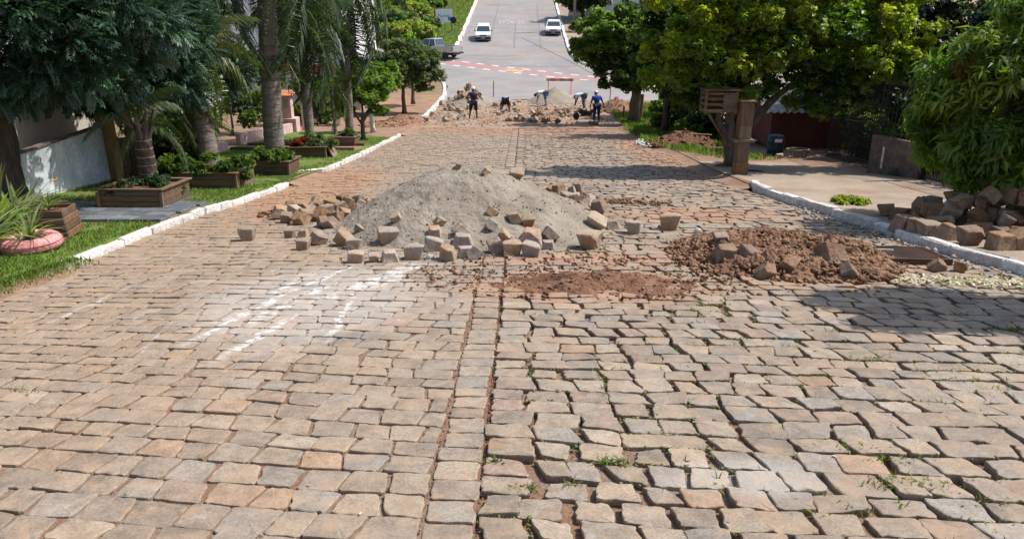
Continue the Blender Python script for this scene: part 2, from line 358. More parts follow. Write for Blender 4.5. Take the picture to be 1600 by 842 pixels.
# ------------------------------------------------------------------ ground sheets
def sheet(name, poly, h, m, step=1.0, kind='structure', parent=None, skirt=0):
    bm = bmesh.new(); vs = [bm.verts.new((p[0], p[1], 0)) for p in poly]; f = bm.faces.new(vs)
    ys = [p[1] for p in poly]; y = math.ceil(min(ys) / step) * step
    bmesh.ops.triangulate(bm, faces=bm.faces[:])
    while y < max(ys):
        if y < 130 or y % 10 < step:
            bmesh.ops.bisect_plane(bm, geom=bm.verts[:] + bm.edges[:] + bm.faces[:], plane_co=(0, y, 0), plane_no=(0, 1, 0))
        y += step
    if skirt:
        be = [e for e in bm.edges if e.is_boundary]
        r = bmesh.ops.extrude_edge_only(bm, edges=be)
        low = {v for v in r['geom'] if isinstance(v, bmesh.types.BMVert)}
    else: low = set()
    for v in bm.verts: v.co.z = prof(v.co.y) + h - (skirt if v in low else 0)
    bmesh.ops.recalc_face_normals(bm, faces=bm.faces[:])
    me = bpy.data.meshes.new(name); bm.to_mesh(me); bm.free(); me.materials.append(m)
    if me.polygons and sum(p.normal.z for p in me.polygons if abs(p.normal.z) > .3) < 0: me.flip_normals()
    o = bpy.data.objects.new(name, me); C.objects.link(o); o.parent = parent
    if kind: o['kind'] = kind
    return o
sheet('ground', [(-400, -25), (400, -25), (400, 590), (-400, 590)], -.14, M['earth'], 2)
Lrow = [(kl(y)-.1, y) for y in [-8, 5, 8, 9.4, 13.4, 14.5, 17.15, 19.6, 23.6, 32.7, 40, 45, 57, 62, 64.9]]
Rrow = [(kr(y)+.12, y) for y in [-8, 9.1, 10, 11.5, 13.7, 16.3, 19.5, 25.6, 32.4, 38, 44, 52]]
near_left_corner = [(-7.6, 66), (-9, 67.2), (-11, 68.4), (-95, 112)]
sheet('left_verge', Lrow + near_left_corner + [(-180, 112), (-180, -8)], .09, M['earth'], 1, skirt=.2)
near_right_corner = [(6.1, 53.6), (7.2, 54.3), (9, 53.8), (70, 24)]
sheet('right_verge', Rrow + near_right_corner + [(180, 24), (180, -8)], .09, M['earth'], 1, skirt=.2)
far_left = [(-6.72, 200), (-6.75, 80), (-7.0, 78.3), (-7.8, 77.4), (-9, 77.6), (-95, 121), (-180, 121), (-180, 200)]
sheet('hillside', far_left, .10, M['hillgrass'], 1, skirt=.2)
far_right = [(4.25, 200), (4.4, 82), (4.5, 76), (4.75, 73.6), (5.5, 71.4), (7.1, 69.6), (9.5, 68.4), (90, 28), (180, 28), (180, 200)]
sheet('pavement', far_right, .10, M['concrete'], 1, skirt=.2)
asph = [(-5.6, 53.2), (0, 55.2), (5.6, 52.2), (8, 51.6), (75, 19), (92, 25), (9.3, 69.2), (6.9, 70.4), (5.4, 72.2), (5.0, 76), (4.6, 82), (4.5, 210), (-6.9, 210), (-6.9, 80), (-7.2, 78.6), (-95, 123), (-100, 113), (-11, 68), (-7, 65.2), (-6, 62)]
asphalt = sheet('asphalt_road', asph, 0, M['asphalt'], 1)
# patches, cracks and repairs give the asphalt its relief
mb = MB()
for (x, y, a, b) in ((-3.2, 75, 2.6, .12), (1.2, 70.5, 3.5, .12), (3.3, 77, 1.4, .1), (-1, 88, .06, 9), (1.7, 95, .05, 16), (-3.5, 98, .05, 14), (-.2, 110, 5, .12), (.6, 80.5, 3.9, .07)):
    n = 8
    for i in range(n):
        if a > b: x0, x1, y0, y1 = x-a+2*a*i/n, x-a+2*a*(i+1)/n, y-b+.15*math.sin(i), y+b+.15*math.sin(i)
        else: x0, x1, y0, y1 = x-a, x+a, y-b+2*b*i/n, y-b+2*b*(i+1)/n
        mb.add([(x0, y0, prof(y0)+.004), (x1, y0, prof(y0)+.004), (x1, y1, prof(y1)+.004), (x0, y1, prof(y1)+.004)], [(0, 1, 2, 3)])
M['tar'] = mat('tar_seam', (.15, .14, .135), (.2, .19, .18), .8, 4, .2, obj=False)
tag(mb.build('tar_seam', M['tar'], asphalt), kind='stuff')
# cycle lane across the side street
A = Vector((-7.34, 72.3)); B = Vector((6.69, 65.04)); dv = (B - A).normalized(); A = A - dv*14; B = B + dv*16
nv = Vector((-dv.y, dv.x)); w0 = -.62; w1 = .62
def strip(name, u0, u1, a, b, h, m, parent=asphalt):
    p = [A + dv*u0 + nv*a, A + dv*u1 + nv*a, A + dv*u1 + nv*b, A + dv*u0 + nv*b]
    return sheet(name, [(q.x, q.y) for q in p], h, m, .5, None, parent)
L_ = (B - A).length
lane = strip('cycle_lane', 0, L_, w0, w1, .004, M['bikered'])
u = 0; 
while u < L_ - 1:
    for a in (w0 - .32, w1 + .06): strip('road_marking', u, u + .75, a, a + .26, .005, M['roadwhite'])
    u += 1.55
M['yellowpaint'] = mat('yellow_orange_paint', (.52, .31, .12), (.56, .37, .18), .8, 5, .2, obj=False)
c0 = (Vector((-.76, 69.0)) - A).dot(dv)
for k in (-1, 0, 1): strip('yellow_marking', c0 + k*.55 - .22, c0 + k*.55 + .22, -.5, .35, .009, M['yellowpaint'])
def text(name, s, size, m, parent=None, ext=.002):
    cu = bpy.data.curves.new(name, 'FONT'); cu.body = s; cu.size = size; cu.extrude = ext; cu.align_x = 'CENTER'; cu.align_y = 'CENTER'
    o = bpy.data.objects.new(name, cu); C.objects.link(o)
    dg = bpy.context.evaluated_depsgraph_get(); me = bpy.data.meshes.new_from_object(o.evaluated_get(dg))
    bpy.data.objects.remove(o); me.materials.clear(); me.materials.append(m)
    r = bpy.data.objects.new(name, me); C.objects.link(r); r.parent = parent; return r
t_ = text('road_lettering', 'DEVAGAR', 1.1, mat('worn_white_road_paint', (.36, .34, .33), (.46, .44, .42), .9, 4, .2), asphalt, .003)
slope = math.atan2(prof(96.5) - prof(94.5), 2)
t_.location = g(-1.5, 95.4, .02); t_.rotation_euler = (slope, 0, 0); t_.scale = (.62, -1.25, 1); t_.scale = (.62, 3.6, 1)
t_.rotation_euler = (-slope, 0, math.pi)

# ------------------------------------------------------------------ cobbled road: bed + blocks
bedpoly = [(kl(y)-.12, y) for y in (-8, 5, 8, 9.4, 13.4, 14.5, 17.15, 19.6, 23.6, 32.7, 40, 45, 53.3)] + [(0, 55.2), (5.7, 52.2)] + [(kr(y)+.14, y) for y in (44, 38, 32.4, 25.6, 19.5, 16.3, 13.7, 11.5, 10, 9.1, -8)]
road = sheet('cobbled_road', bedpoly, -.046, M['bed'], .5)
sheet('joint_sand', [(kl(y)-.1, y) for y in (-8, 5, 8, 9.4, 13.4, 14.5, 17.15, 19.6, 23.6, 32.7, 38)] + [(-.25, 38), (-.25, -8)], -.019, M['bed'], .5, None, road)
def in_ell(x, y, c, r): return ((x-c[0])/r[0])**2 + ((y-c[1])/r[1])**2 < 1
def no_block(x, y):
    if in_ell(x, y, (3.5, 10.2), (1.1, 1.2)) or in_ell(x, y, (5.0, 10.35), (.42, .42)): return True
    if in_ell(x, y, (1.15, 8.75), (.55, .3)): return True
    if in_ell(x, y, (.44, 3.72), (.12, .10)): return False
    if y > 38.4 + .8*math.sin(x*1.3) + (1.2 if x < -2.5 else 0) - (1.5 if x > 2.5 else 0): return True
    if in_ell(x, y, (-1.0, 12.6), (1.7, 1.7)): return True
    return False
def warp(x, y, s): return -(.12*(x+.5) if x < -.5 else .07*(x+.24) if x > -.24 else 0)*max(0, min(1, (9.5-y)/5)) + .055*noise.noise(Vector((x*.45, y*.35, s*9.1))) + .022*noise.noise(Vector((x*1.7, y*1.1, s*3.3)))
PAL = [((.292, .25, .21), 4), ((.262, .23, .20), 4), ((.315, .262, .208), 3), ((.262, .246, .232), 4), ((.34, .235, .165), .6), ((.225, .19, .165), 2.5), ((.335, .295, .25), 2), ((.285, .22, .182), 1.4)]
def pick_tint(x, y):
    c = rng.choices([p[0] for p in PAL], [p[1] for p in PAL])[0]
    k = rng.uniform(.70, .99); c = [c[0]*k*1.01, c[1]*k*.975, c[2]*k*.91]
    d = max(0, min(1, (-x - .5) / 4.5)) * .55 + .12 + .25*noise.noise(Vector((x*.3, y*.3, 5)))
    dust = (.275, .205, .145)
    return tuple(lerp(c[i], dust[i], max(0, min(.7, d))) for i in range(3))
def stone(x0, x1, ylo, yhi, gap, n3, right, big, s0=0, s1=0):
    """one cut block: outline, chamfer, sides"""
    cx, cy = (x0+x1)/2, (ylo((x0+x1)/2)+yhi((x0+x1)/2))/2
    j = .0105 if right else .0075
    gx = gap*(1.5 if not right else 1.35)+.002; gy = gap*.8
    c = [(x0+gx-s0, ylo(x0)+gy), (x1-gx-s1, ylo(x1)+gy), (x1-gx+s1, yhi(x1)-gy), (x0+gx+s0, yhi(x0)-gy)]
    if right and rng.random() < .3: k = rng.randrange(4); c[k] = (c[k][0]+(cx-c[k][0])*.18, c[k][1]+(cy-c[k][1])*.18)
    c = [(a+rng.gauss(0, j), b+rng.gauss(0, j)) for a, b in c]
    P = []
    for k in range(4):
        a, b = c[k], c[(k+1) % 4]
        for t in ((.07, .18, .4, .62, .82, .94) if big else ((.09, .5, .91) if n3 else (.08, .92))):
            q = j*.5*(1 if abs(t-.5) < .35 else .7); P.append((lerp(a[0], b[0], t)+rng.gauss(0, q), lerp(a[1], b[1], t)+rng.gauss(0, q)))
    th = rng.gauss(0, .018 if right else .008); dx = rng.gauss(0, .008)*(1.5 if right else .6)
    n = len(P); tx = rng.gauss(0, .027 if right else .018); ty = rng.gauss(-.008, .027 if right else .022); dz = rng.gauss(0, .005 if right else .0035)
    if right: dz += .022*noise.noise(Vector((cx*.8, cy*.8, 2)))
    gz = prof(cy); slp = (prof(cy+.1)-prof(cy-.1))/.2
    V = []; ct, st = math.cos(th), math.sin(th)
    def zz(x, y): return dz + tx*(x) + ty*(y) + slp*y
    for ring, (s, z) in enumerate((((.93), -.11), (1.0, -.011), (.984, -.003), (.93 if big else .91, .0))):
        for k, (a, b) in enumerate(P):
            a, b = (a-cx)*s, (b-cy)*s; a, b = a*ct-b*st, a*st+b*ct
            V.append((a+dx, b, zz(a, b)+z+(rng.gauss(0, .0014) if ring > 1 else 0)))
    F = []
    for r_ in range(3):
        for k in range(n): F.append((r_*n+k, r_*n+(k+1) % n, (r_+1)*n+(k+1) % n, (r_+1)*n+k))
    V.append((dx, 0, zz(0, 0)+.002+rng.gauss(0, .001))); m_ = 3*n
    for k in range(n): F.append((m_+k, m_+(k+1) % n, 4*n))
    return cx, cy, gz, V, F
SOIL_SHADE = (.15, .095, .062)  # soil brown on the buried sides, also painting shade into the joints
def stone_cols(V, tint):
    n = (len(V)-1)//4; return [SOIL_SHADE]*n + [tint]*(3*n+1)
near = []; far_mb = MB(); joints = []
def lay(side):
    y = 1.2; k = 0
    while y < 41:
        h = rng.uniform(.19, .255) if side == 'L' else (rng.uniform(.19, .26) if side == 'R' else rng.uniform(.17, .25))
        if y > 14: h *= 1.0
        a = (lambda X, yy=y: yy+warp(X, yy, 1 if side == 'R' else 2) + (.05*X if side == 'C' else 0)*0)
        b = (lambda X, yy=y+h: yy+warp(X, yy, 1 if side == 'R' else 2))
        if side == 'L': xs, xe = kl(y)+.03, -.545
        elif side == 'R': xs, xe = -.235, kr(y)-.05
        else: xs, xe = -.53+.008*math.sin(y*3), -.25+.008*math.sin(y*2.3)
        x = xs - (rng.uniform(0, .15) if side == 'L' else 0)
        sprev = 0
        while x < xe - .06:
            snew = (rng.uniform(-.018, .034) if side == 'L' else rng.uniform(-.034, .022)) if side != 'C' else 0
            wd = rng.uniform(.21, .31) if side == 'L' else (rng.uniform(.22, .34) if side == 'R' else xe-xs)
            if side == 'R' and x + wd > xe - .12: wd = xe - x
            if side == 'L' and x + wd > xe - .12: wd = xe - x
            x1 = x + wd; cx = (x+x1)/2; cy = y+h/2
            dens = abs(cx) / cy
            vis = dens < .86 and cy > 2.6
            if not no_block(cx, cy):
                right = side == 'R'
                gap = rng.uniform(.003, .007) if not right else rng.uniform(.003, .009)
                if right and in_ell(cx, cy, (.5, 3.9), (.75, .45)): gap = gap*1.5+.008
                if right and in_ell(cx, cy, (.9, 6.8), (1.1, .8)): gap *= 1.5
                big = cy < 6.8 and vis
                missing = right and rng.random() < .0008
                if not missing:
                    st_ = stone(x, x1, a, b, gap, cy < 14, right, big, sprev, snew if x1 < xe-.01 else 0)
                    tint = pick_tint(cx, cy)
                    near.append((math.hypot(cx, cy) if vis else 99, st_, tint))
                joints.append((x1, cy, h, gap, right, cx, a(cx)))
            x = x1; sprev = snew
        y += h; k += 1
for s_ in 'LCR': lay(s_)
near.sort(key=lambda t: t[0])
for i, (d, (cx, cy, gz, V, F), tint) in enumerate(near):
    if i < 300:
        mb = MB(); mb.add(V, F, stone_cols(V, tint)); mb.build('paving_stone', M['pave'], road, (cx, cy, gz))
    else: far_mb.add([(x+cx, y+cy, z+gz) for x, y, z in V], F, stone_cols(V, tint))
tag(far_mb.build('paving_stones', M['pave'], road), kind='stuff')

# ------------------------------------------------------------------ grass and weeds
def blades(pts, hmin, hmax, wd, cols, lean=.5):
    """pts: list of (x,y,z); each gets one tapering bent blade"""
    n = len(pts); P = np.array(pts, dtype=np.float64); an = nr.uniform(0, 2*np.pi, n); h = nr.uniform(hmin, hmax, n); ln = nr.uniform(.1, lean, n)*h
    d = np.stack([np.cos(an), np.sin(an), np.zeros(n)], 1); s = np.stack([-np.sin(an), np.cos(an), np.zeros(n)], 1)*(wd*nr.uniform(.7, 1.3, n))[:, None]
    up = np.array([0, 0, 1.0])
    m = P + up*(h*.6)[:, None] + d*(ln*.35)[:, None]; t = P + up*h[:, None] + d*ln[:, None]
    V = np.stack([P - s, P + s, m + s*.8, t, m - s*.8], 1).reshape(-1, 3)
    F = (np.arange(n)[:, None]*5 + np.arange(5)[None]).astype(int)
    c = np.array(cols)[nr.randint(0, len(cols), n)]*nr.uniform(.75, 1.25, (n, 1)); c = np.repeat(c, 5, 0)
    return V, F, c
GREEN = [(.13, .22, .03), (.17, .25, .04), (.10, .18, .025), (.20, .23, .06)]
pts = []
def lawn_pts(n, x0, x1, y0, y1, test):
    out = []
    while len(out) < n:
        x, y = rng.uniform(x0, x1), rng.uniform(y0, y1)
        if test(x, y): out.append((x, y, prof(y)+.095))
        else: n -= .5
    return out
PAVED = lambda x, y: (12.0 < y < 14.15 and x > -9.4)
DRIVE = lambda x, y: 17.3 < y < 19.3 and x > -6.9 + (y-17.3)*.5
lawn_ok = lambda x, y: x < kl(y)-.16 and not PAVED(x, y) and not DRIVE(x, y) and not (25.3 < y < 27.2 and x > -9.9) and fbm(x*.9, y*.9, 3) > -.28
lawn = sheet('lawn', [(kl(y)-.1, y) for y in (8.2, 9.4, 13.4, 14.5, 17.15)] + [(-6.9, 17.6), (-6.6, 19.4)] + [(kl(y)-.1, y) for y in (19.6, 23.6, 30.5)] + [(-6.2, 31.5), (-7.6, 34), (-10.4, 34), (-9.6, 8.2)], .094, M['lawn'], .5)
pts = lawn_pts(30000, -9.6, -5.4, 8.2, 20, lawn_ok) + lawn_pts(12000, -9.8, -5.3, 20, 31, lawn_ok)
# thin dry grass on the corner nearest the camera
pts += lawn_pts(3500, -7.6, -5.9, 6.6, 9.2, lambda x, y: x < kl(y)-.1)
for _ in range(1800):
    y = rng.uniform(7.2, 9.4); t = rng.uniform(-.1, .34)*rng.random(); pts.append((kl(y)+t, y, prof(y)+.09-.2*max(0, t)))
V, F, c = blades(pts, .025, .07, .006, GREEN, .9)
tag(link('lawn_grass', tintmesh('lawn_grass', V, F, c, M['blade'])), 'short green lawn grass along the left verge behind the white kerb', 'grass', kind='stuff')
# weeds in the joints of the right half
pts = []
for (x1, cy, h, gap, right, cx, ay) in joints:
    if not right or cy > 12 or cy < 2.6: 
        if not (cy < 9 and rng.random() < .02): continue
    v = noise.noise(Vector((cx*.7+4, cy*.9, 1)))
    if right and (v > .16 and cx > .3 or rng.random() < .02) or not right:
        if rng.random() < .6:
            for _ in range(rng.randint(5, 22)): pts.append((cx+rng.uniform(-.16, .16), ay+rng.gauss(0, .014), prof(ay)-.03))
        else:
            for _ in range(rng.randint(5, 14)): pts.append((x1+rng.gauss(0, .012), cy+rng.uniform(-.12, .12), prof(cy)-.03))
for (px, py, n, r) in ((1345, 700, 200, .17), (1400, 715, 80, .12), (955, 720, 70, .05), (770, 720, 45, .04), (1360, 560, 60, .1), (1570, 515, 160, .12), (1500, 490, 60, .1), (820, 765, 50, .04), (1420, 755, 180, .16), (1240, 545, 60, .1), (1300, 518, 40, .06), (890, 755, 25, .03), (40, 612, 40, .06)):
    q = at(px, py)
    for _ in range(n): x, y = q.x+rng.gauss(0, r), q.y+rng.gauss(0, r*.35); pts.append((x, y, prof(y)-.02))
V, F, c = blades(pts, .015, .055, .0038, [(.12, .16, .04), (.20, .20, .08), (.30, .27, .15), (.10, .13, .03), (.26, .23, .12)], 1.6)
tag(link('joint_weeds', tintmesh('joint_weeds', V, F, c, M['blade'])), 'sparse weeds and dry grass growing in the joints of the cobbles', 'weeds', kind='stuff')
MOSS = []
for (x1, cy, h, gap, right, cx, ay) in joints:
    if right and cy < 11 and noise.noise(Vector((cx*.8+4, cy*1.1, 1))) > .05:
        for _ in range(rng.randint(10, 34)): MOSS.append((cx+rng.uniform(-.17, .17), ay+rng.gauss(0, .010)))
        if rng.random() < .5:
            for _ in range(rng.randint(6, 20)): MOSS.append((x1+rng.gauss(0, .008), cy+rng.uniform(-.1, .1)))
M['moss'] = mat('joint_moss', (.085, .11, .028), (.17, .18, .06), .95, 9, .5, obj=False, c3=(.22, .19, .09))
# right verge grass beyond the pavement, far lawn, hill grass
pts = []
while len(pts) < 15000:
    x, y = rng.uniform(4.6, 9), rng.uniform(22.5, 52)
    lim = 1.3 if y < 27 else 3.0
    off = x - kr(y) + .3*fbm(x, y, 1)
    lo_ = 1.2 - (y-22.5)*.35 if y < 26 else -.1
    if lo_ < off < lo_ + lim: pts.append((x, y, prof(y)+.09))
V, F, c = blades(pts, .07, .22, .012, GREEN + [(.17, .18, .06)], .9)
tag(link('verge_grass', tintmesh('verge_grass', V, F, c, M['blade'])), 'long unkempt grass on the right verge by the tree trunks', 'grass', kind='stuff')
pts = [(x, y, prof(y)+.1) for x, y in ((rng.uniform(-16, -6.95), rng.uniform(78.5, 135)) for _ in range(26000))]
V, F, c = blades(pts, .1, .28, .03, [(.13, .20, .04), (.19, .25, .06), (.24, .25, .09)], .9)
tag(link('hillside_grass', tintmesh('hillside_grass', V, F, c, M['blade'])), 'bright rough grass on the hillside verge beside the uphill road', 'grass', kind='stuff')

# ------------------------------------------------------------------ kerbs
def kerb_run(name, P, lens, wd, h, m, jit=.006, side=-1, label=None, gaps=()):
    root = empty(name, (0, 0, 0)); root['kind'] = 'structure'
    if label: root['label'] = label
    seg = []; acc = 0
    for i in range(len(P)-1): seg.append((acc, P[i], P[i+1], (Vector(P[i+1])-Vector(P[i])).length)); acc += seg[-1][3]
    def pt(t):
        for a, p, q, l in seg:
            if t <= a+l or (a, p, q, l) == seg[-1]: k = (t-a)/l; return Vector((lerp(p[0], q[0], k), lerp(p[1], q[1], k)))
    t = 0
    while t < acc-.05:
        l = min(rng.uniform(*lens), acc-t); a, b = pt(t), pt(t+l); mid = (a+b)/2; d = (b-a); ln = d.length; ang = math.atan2(d.y, d.x)
        if not any(u0 < t < u1 for u0, u1 in gaps):
            z0, z1 = prof(a.y), prof(b.y); hh = h*rng.uniform(.85, 1.12); wv = wd*rng.uniform(.9, 1.1)
            mb = MB(); mb.box(-ln/2+.008, ln/2-.008, -wv/2, wv/2, -.15, hh, None, .018, jit)
            o = mb.build('kerb_stone', m, root, (mid.x+rng.gauss(0, .008), mid.y, (z0+z1)/2), rz=0)
            pitch = math.atan2(z1-z0, ln)
            o.rotation_euler = (Matrix.Rotation(ang+rng.gauss(0, .025), 3, 'Z') @ Matrix.Rotation(-pitch+rng.gauss(0, .01), 3, 'Y')).to_euler()
        t += l
    return root
P = [(kl(y)-.07, y) for y in (9.15, 9.5, 10.9, 13.4, 14.5, 17.2)]
kerb_run('kerb', P, (.35, .62), .115, .105, M['kerb'], .012)
P = [(-5.95, 19.3)] + [(kl(y)-.07, y) for y in (20.0, 23.6, 28, 32.7)]
kerb_run('kerb', P, (.28, .5), .12, .11, M['kerb'], .014)
P = [(kl(y)-.07, y) for y in (43.5, 48, 53, 57, 62, 64.9)] + [(-7.6, 66.05), (-9, 67.25), (-11, 68.45)]
kerb_run('kerb', P, (.7, 1.1), .26, .16, M['kerb'], .015)
P = [(kr(y)+.08, y) for y in (5.0, 9.1, 10, 11.5, 13.7)] + [(5.25, 16.0), (5.22, 16.8), (5.35, 17.5)]
kerb_run('kerb', P, (.55, .95), .16, .15, M['kerb'], .01)
kerb_run('kerb', [(-6.72+.05, 210), (-6.75+.05, 80), (-7.0, 78.3), (-7.8, 77.45), (-9, 77.65), (-20, 83.2)], (3, 3.4), .34, .17, M['kerbfar'], .01)
kerb_run('kerb', [(4.2, 210), (4.35, 82), (4.45, 76), (4.72, 73.5), (5.4, 71.3), (7.0, 69.5), (9.4, 68.3), (22, 62)], (1.6, 2.0), .26, .17, M['kerbfar'], .01)

# right pavement in front of the gate
sheet('pavement', [(kr(y)+.15, y) for y in (5.0, 9.1, 10, 11.5, 13.7, 16.3)] + [(5.3, 17.6), (5.1, 19.5), (5.1, 22.3), (8.6, 22.0), (9.0, 19.4), (14, 19), (14, 5)], .098, M['concrete'], .5)
M['yardsoil'] = mat('yard_soil', (.22, .13, .085), (.30, .19, .125), .95, 1.5, .7, .02, 25, obj=False)
sheet('dirt_yard', [(5.2, 22.3), (5.3, 23.5), (6.4, 24.6), (7.2, 26.2), (14, 27), (14, 19.3), (9.0, 19.5), (8.6, 22.0)], .099, M['yardsoil'], .5)
sheet('dirt_verge', [(kl(y)-.12, y) for y in (30.6, 32.7, 40, 45, 52, 57)] + [(-11, 57), (-11, 34), (-7.6, 34), (-6.2, 31.6)], .096, M['yardsoil'], .5)
# kerb rubble at the end of the right verge
def ramp(pts, sgn, w0_=.12, w1_=.38, ztop=.098):
    mb = MB(); prev = None; V = []; F = []
    for i, (x, y) in enumerate(pts):
        wv = w1_ + .10*noise.noise(Vector((y*1.3, x, 2)))
        for t, h in ((-w0_, ztop), (.02, ztop*.75), (wv*.5, ztop*.3), (wv, .0), (wv+.12, -.06)):
            V.append((x+sgn*t, y, prof(y)+h+.012*noise.noise(Vector((y*4, t*5, 1)))))
        if i:
            for k in range(4): a = (i-1)*5+k; F.append((a, a+1, a+6, a+5) if sgn > 0 else (a+1, a, a+5, a+6))
    mb.add(V, F); tag(mb.build('dirt_edge', M['yardsoil']), kind='structure')
fr_ = lambda a, b, n=30: [a+(b-a)*i/n for i in range(n+1)]
ramp([(kl(y)-.08, y) for y in fr_(2, 9.1)], 1); ramp([(kl(y)-.1, y) for y in fr_(17.25, 19.3, 12)], 1); ramp([(kl(y)-.1, y) for y in fr_(32.7, 43.4)], 1)
ramp([(kr(y)+.14, y) for y in fr_(16.9, 51, 90)], -1); ramp([(kr(y)+.14, y) for y in fr_(0, 5, 10)], -1)
# ------------------------------------------------------------------ slate slab path and timber-edged path on the left verge
path = sheet('slab_path', [(-5.95, 12.02), (-5.95, 14.05), (-9.4, 14.15), (-9.4, 12.1)], .10, M['earth'], .5)
y = 12.05
while y < 14.05:
    x = -9.35 + rng.uniform(0, .3)
    while x < -6.3:
        wv = rng.uniform(.38, .62); x1 = min(x+wv, -5.97)
        mb = MB(); mb.box(x+.008, x1-.008, y+.008, y+.392, 0, .045, None, .008, .004)
        o = mb.build('slate_slab', M['slate'], path, (0, 0, 0)); 
        for v in o.data.vertices: v.co.z += prof(v.co.y) + .10
        x = x1
    y += .4
p2 = sheet('footpath', [(-9.8, 25.4), (-5.6, 25.2), (-5.6, 26.9), (-9.9, 27.1)], .10, M['yardsoil'], .5)
for yy in (25.35, 27.0):
    for k in range(4):
        mb = MB(); mb.box(-9.8+k*1.05, -8.79+k*1.05, yy-.04, yy+.04, .02, .2, None, .01); o = mb.build('edging_board', M['wood'], p2, (0, 0, prof(yy)))

# ------------------------------------------------------------------ heaps
def heap(name, c, r, H, m, label=None, cat=None, amp=.05, fr=3, n=(60, 100), shape=None, kind=None, base=0.0, seed=0, fine=0):
    V = []; F = []; nr_, na = n
    for i in range(nr_+1):
        for k in range(na):
            t = 2*math.pi*k/na; q = i/nr_; wob = 1 + .10*noise.noise(Vector((math.cos(t)*1.5, math.sin(t)*1.5, seed)))
            x, y = c[0]+r[0]*q*wob*math.cos(t), c[1]+r[1]*q*wob*math.sin(t)
            h = shape(x, y) if shape else H*max(0, (1-q))**.8*(.75+.35*noise.noise(Vector((x*1.3, y*1.3, seed))))
            e = min(1, (1-q)*6)
            h += e*(amp*fbm(x*fr, y*fr, seed) + (fine*noise.noise(Vector((x*fr*6, y*fr*6, seed))) if fine else 0))
            V.append((x, y, prof(y)+base+h-(.06 if i == nr_ else 0)))
    for i in range(nr_):
        for k in range(na): F.append((i*na+k, (i+1)*na+k, (i+1)*na+(k+1) % na, i*na+(k+1) % na))
    mb = MB(); mb.add(V, F); o = mb.build(name, m, smooth_=not fine); tag(o, label, cat, kind=kind); return o
SC = (-.98, 12.75)
def sand_h(x, y):
    dx, dy = x-SC[0], y-SC[1]
    ax = 2.25 if dx < 0 else 2.45
    # flattened top ridge
    dxr = max(0, abs(dx)-.28)*(1 if dx > 0 else -1)
    q = math.hypot(dxr/(ax-.28), dy/(2.35 if dy < 0 else 2.6))
    if q >= 1: return 0.0
    z = 1.06*(1-q)**.98
    z -= .07*math.exp(-(q/.16)**2)
    th = math.atan2(dy, dx)
    z += (.07*noise.noise(Vector((th*4.2, q*1.8, 0))) + .014*noise.noise(Vector((th*9+2*noise.noise(Vector((x, y, 2))), q*5, 4))) + .05*noise.noise(Vector((x*1.4, y*1.4, 9))))*min(1, (1-q)*4)*min(1, q*2)
    return max(z, 0)
heap('sand_pile', SC, (2.6, 2.75), 1, M['sand'], 'large grey pile of gravelly sand heaped in the middle of the cobbled road', 'sand pile', amp=.035, fr=4, n=(110, 220), shape=sand_h, fine=.010)
# crumbs round the foot of the sand
def lumps(name, region, n, smin, smax, m, hf, label=None, cat=None, parent=None, flat=.7, kind='stuff', col=None):
    oct_ = np.array([(1,0,0),(-1,0,0),(0,1,0),(0,-1,0),(0,0,1),(0,0,-1)], float); fc = np.array([(0,2,4),(2,1,4),(1,3,4),(3,0,4),(2,0,5),(1,2,5),(3,1,5),(0,3,5)])
    pos_ = []; 
    while len(pos_) < n:
        p = region()
        if p: pos_.append((p[0], p[1], hf(p[0], p[1])))
    P = np.array(pos_); s = smin + (smax-smin)*nr.uniform(0, 1, n)**4.5
    Vl = oct_[None]*nr.uniform(.45, 1.35, (n, 6, 1)) + nr.normal(0, .26, (n, 6, 3)); a = nr.uniform(0, 6.28, n); ca, sa = np.cos(a)[:, None], np.sin(a)[:, None]
    x = Vl[:, :, 0]*ca - Vl[:, :, 1]*sa; y = Vl[:, :, 0]*sa + Vl[:, :, 1]*ca; z = Vl[:, :, 2]*flat
    V = np.stack([x, y, z], 2)*s[:, None, None] + P[:, None, :] + np.array([0, 0, 1])*(s*.3)[:, None, None]
    F = (fc[None] + (np.arange(n)*6)[:, None, None]).reshape(-1, 3)
    cols = np.repeat(nr.uniform(.7, 1.3, (n, 1))*(np.array(col) if col is not None else np.ones(3)), 6, 0)
    me = tintmesh(name, V.reshape(-1, 3), F, cols, m); o = link(name, me, parent); tag(o, label, cat, kind=kind); return o
def ring_region(c, r, p=.5, x0=-99, x1=99):
    def f():
        t = rng.uniform(0, 6.283); q = rng.uniform(0, 1)**p; x, y = c[0]+r[0]*q*math.cos(t), c[1]+r[1]*q*math.sin(t)
        return (x, y) if x0 < x < x1 else None
    return f
zr = lambda x, y: prof(y)
lumps('sand_crumbs', ring_region(SC, (2.9, 3.0), .35), 6000, .004, .028, M['sand'], lambda x, y: prof(y)+sand_h(x, y), 'loose gravel grains on and round the sand pile', 'gravel')
MI = iter(MOSS)
lumps('joint_moss', lambda: next(MI), len(MOSS), .004, .019, M['moss'], lambda x, y: prof(y)-.012, 'low olive moss tufts filling joints on the right half of the road', 'moss')
JG = []
for (x1, cy, h, gap, right, cx, ay) in joints:
    if not right and cy < 9:
        for _ in range(7): JG.append((x1+rng.gauss(0, .009), cy+rng.uniform(-.11, .11)))
JI = iter(JG)
lumps('joint_grit', lambda: next(JI), len(JG), .003, .009, M['soil'], lambda x, y: prof(y)-.012, 'coarse reddish grit lying in the cross joints on the left half', 'grit')
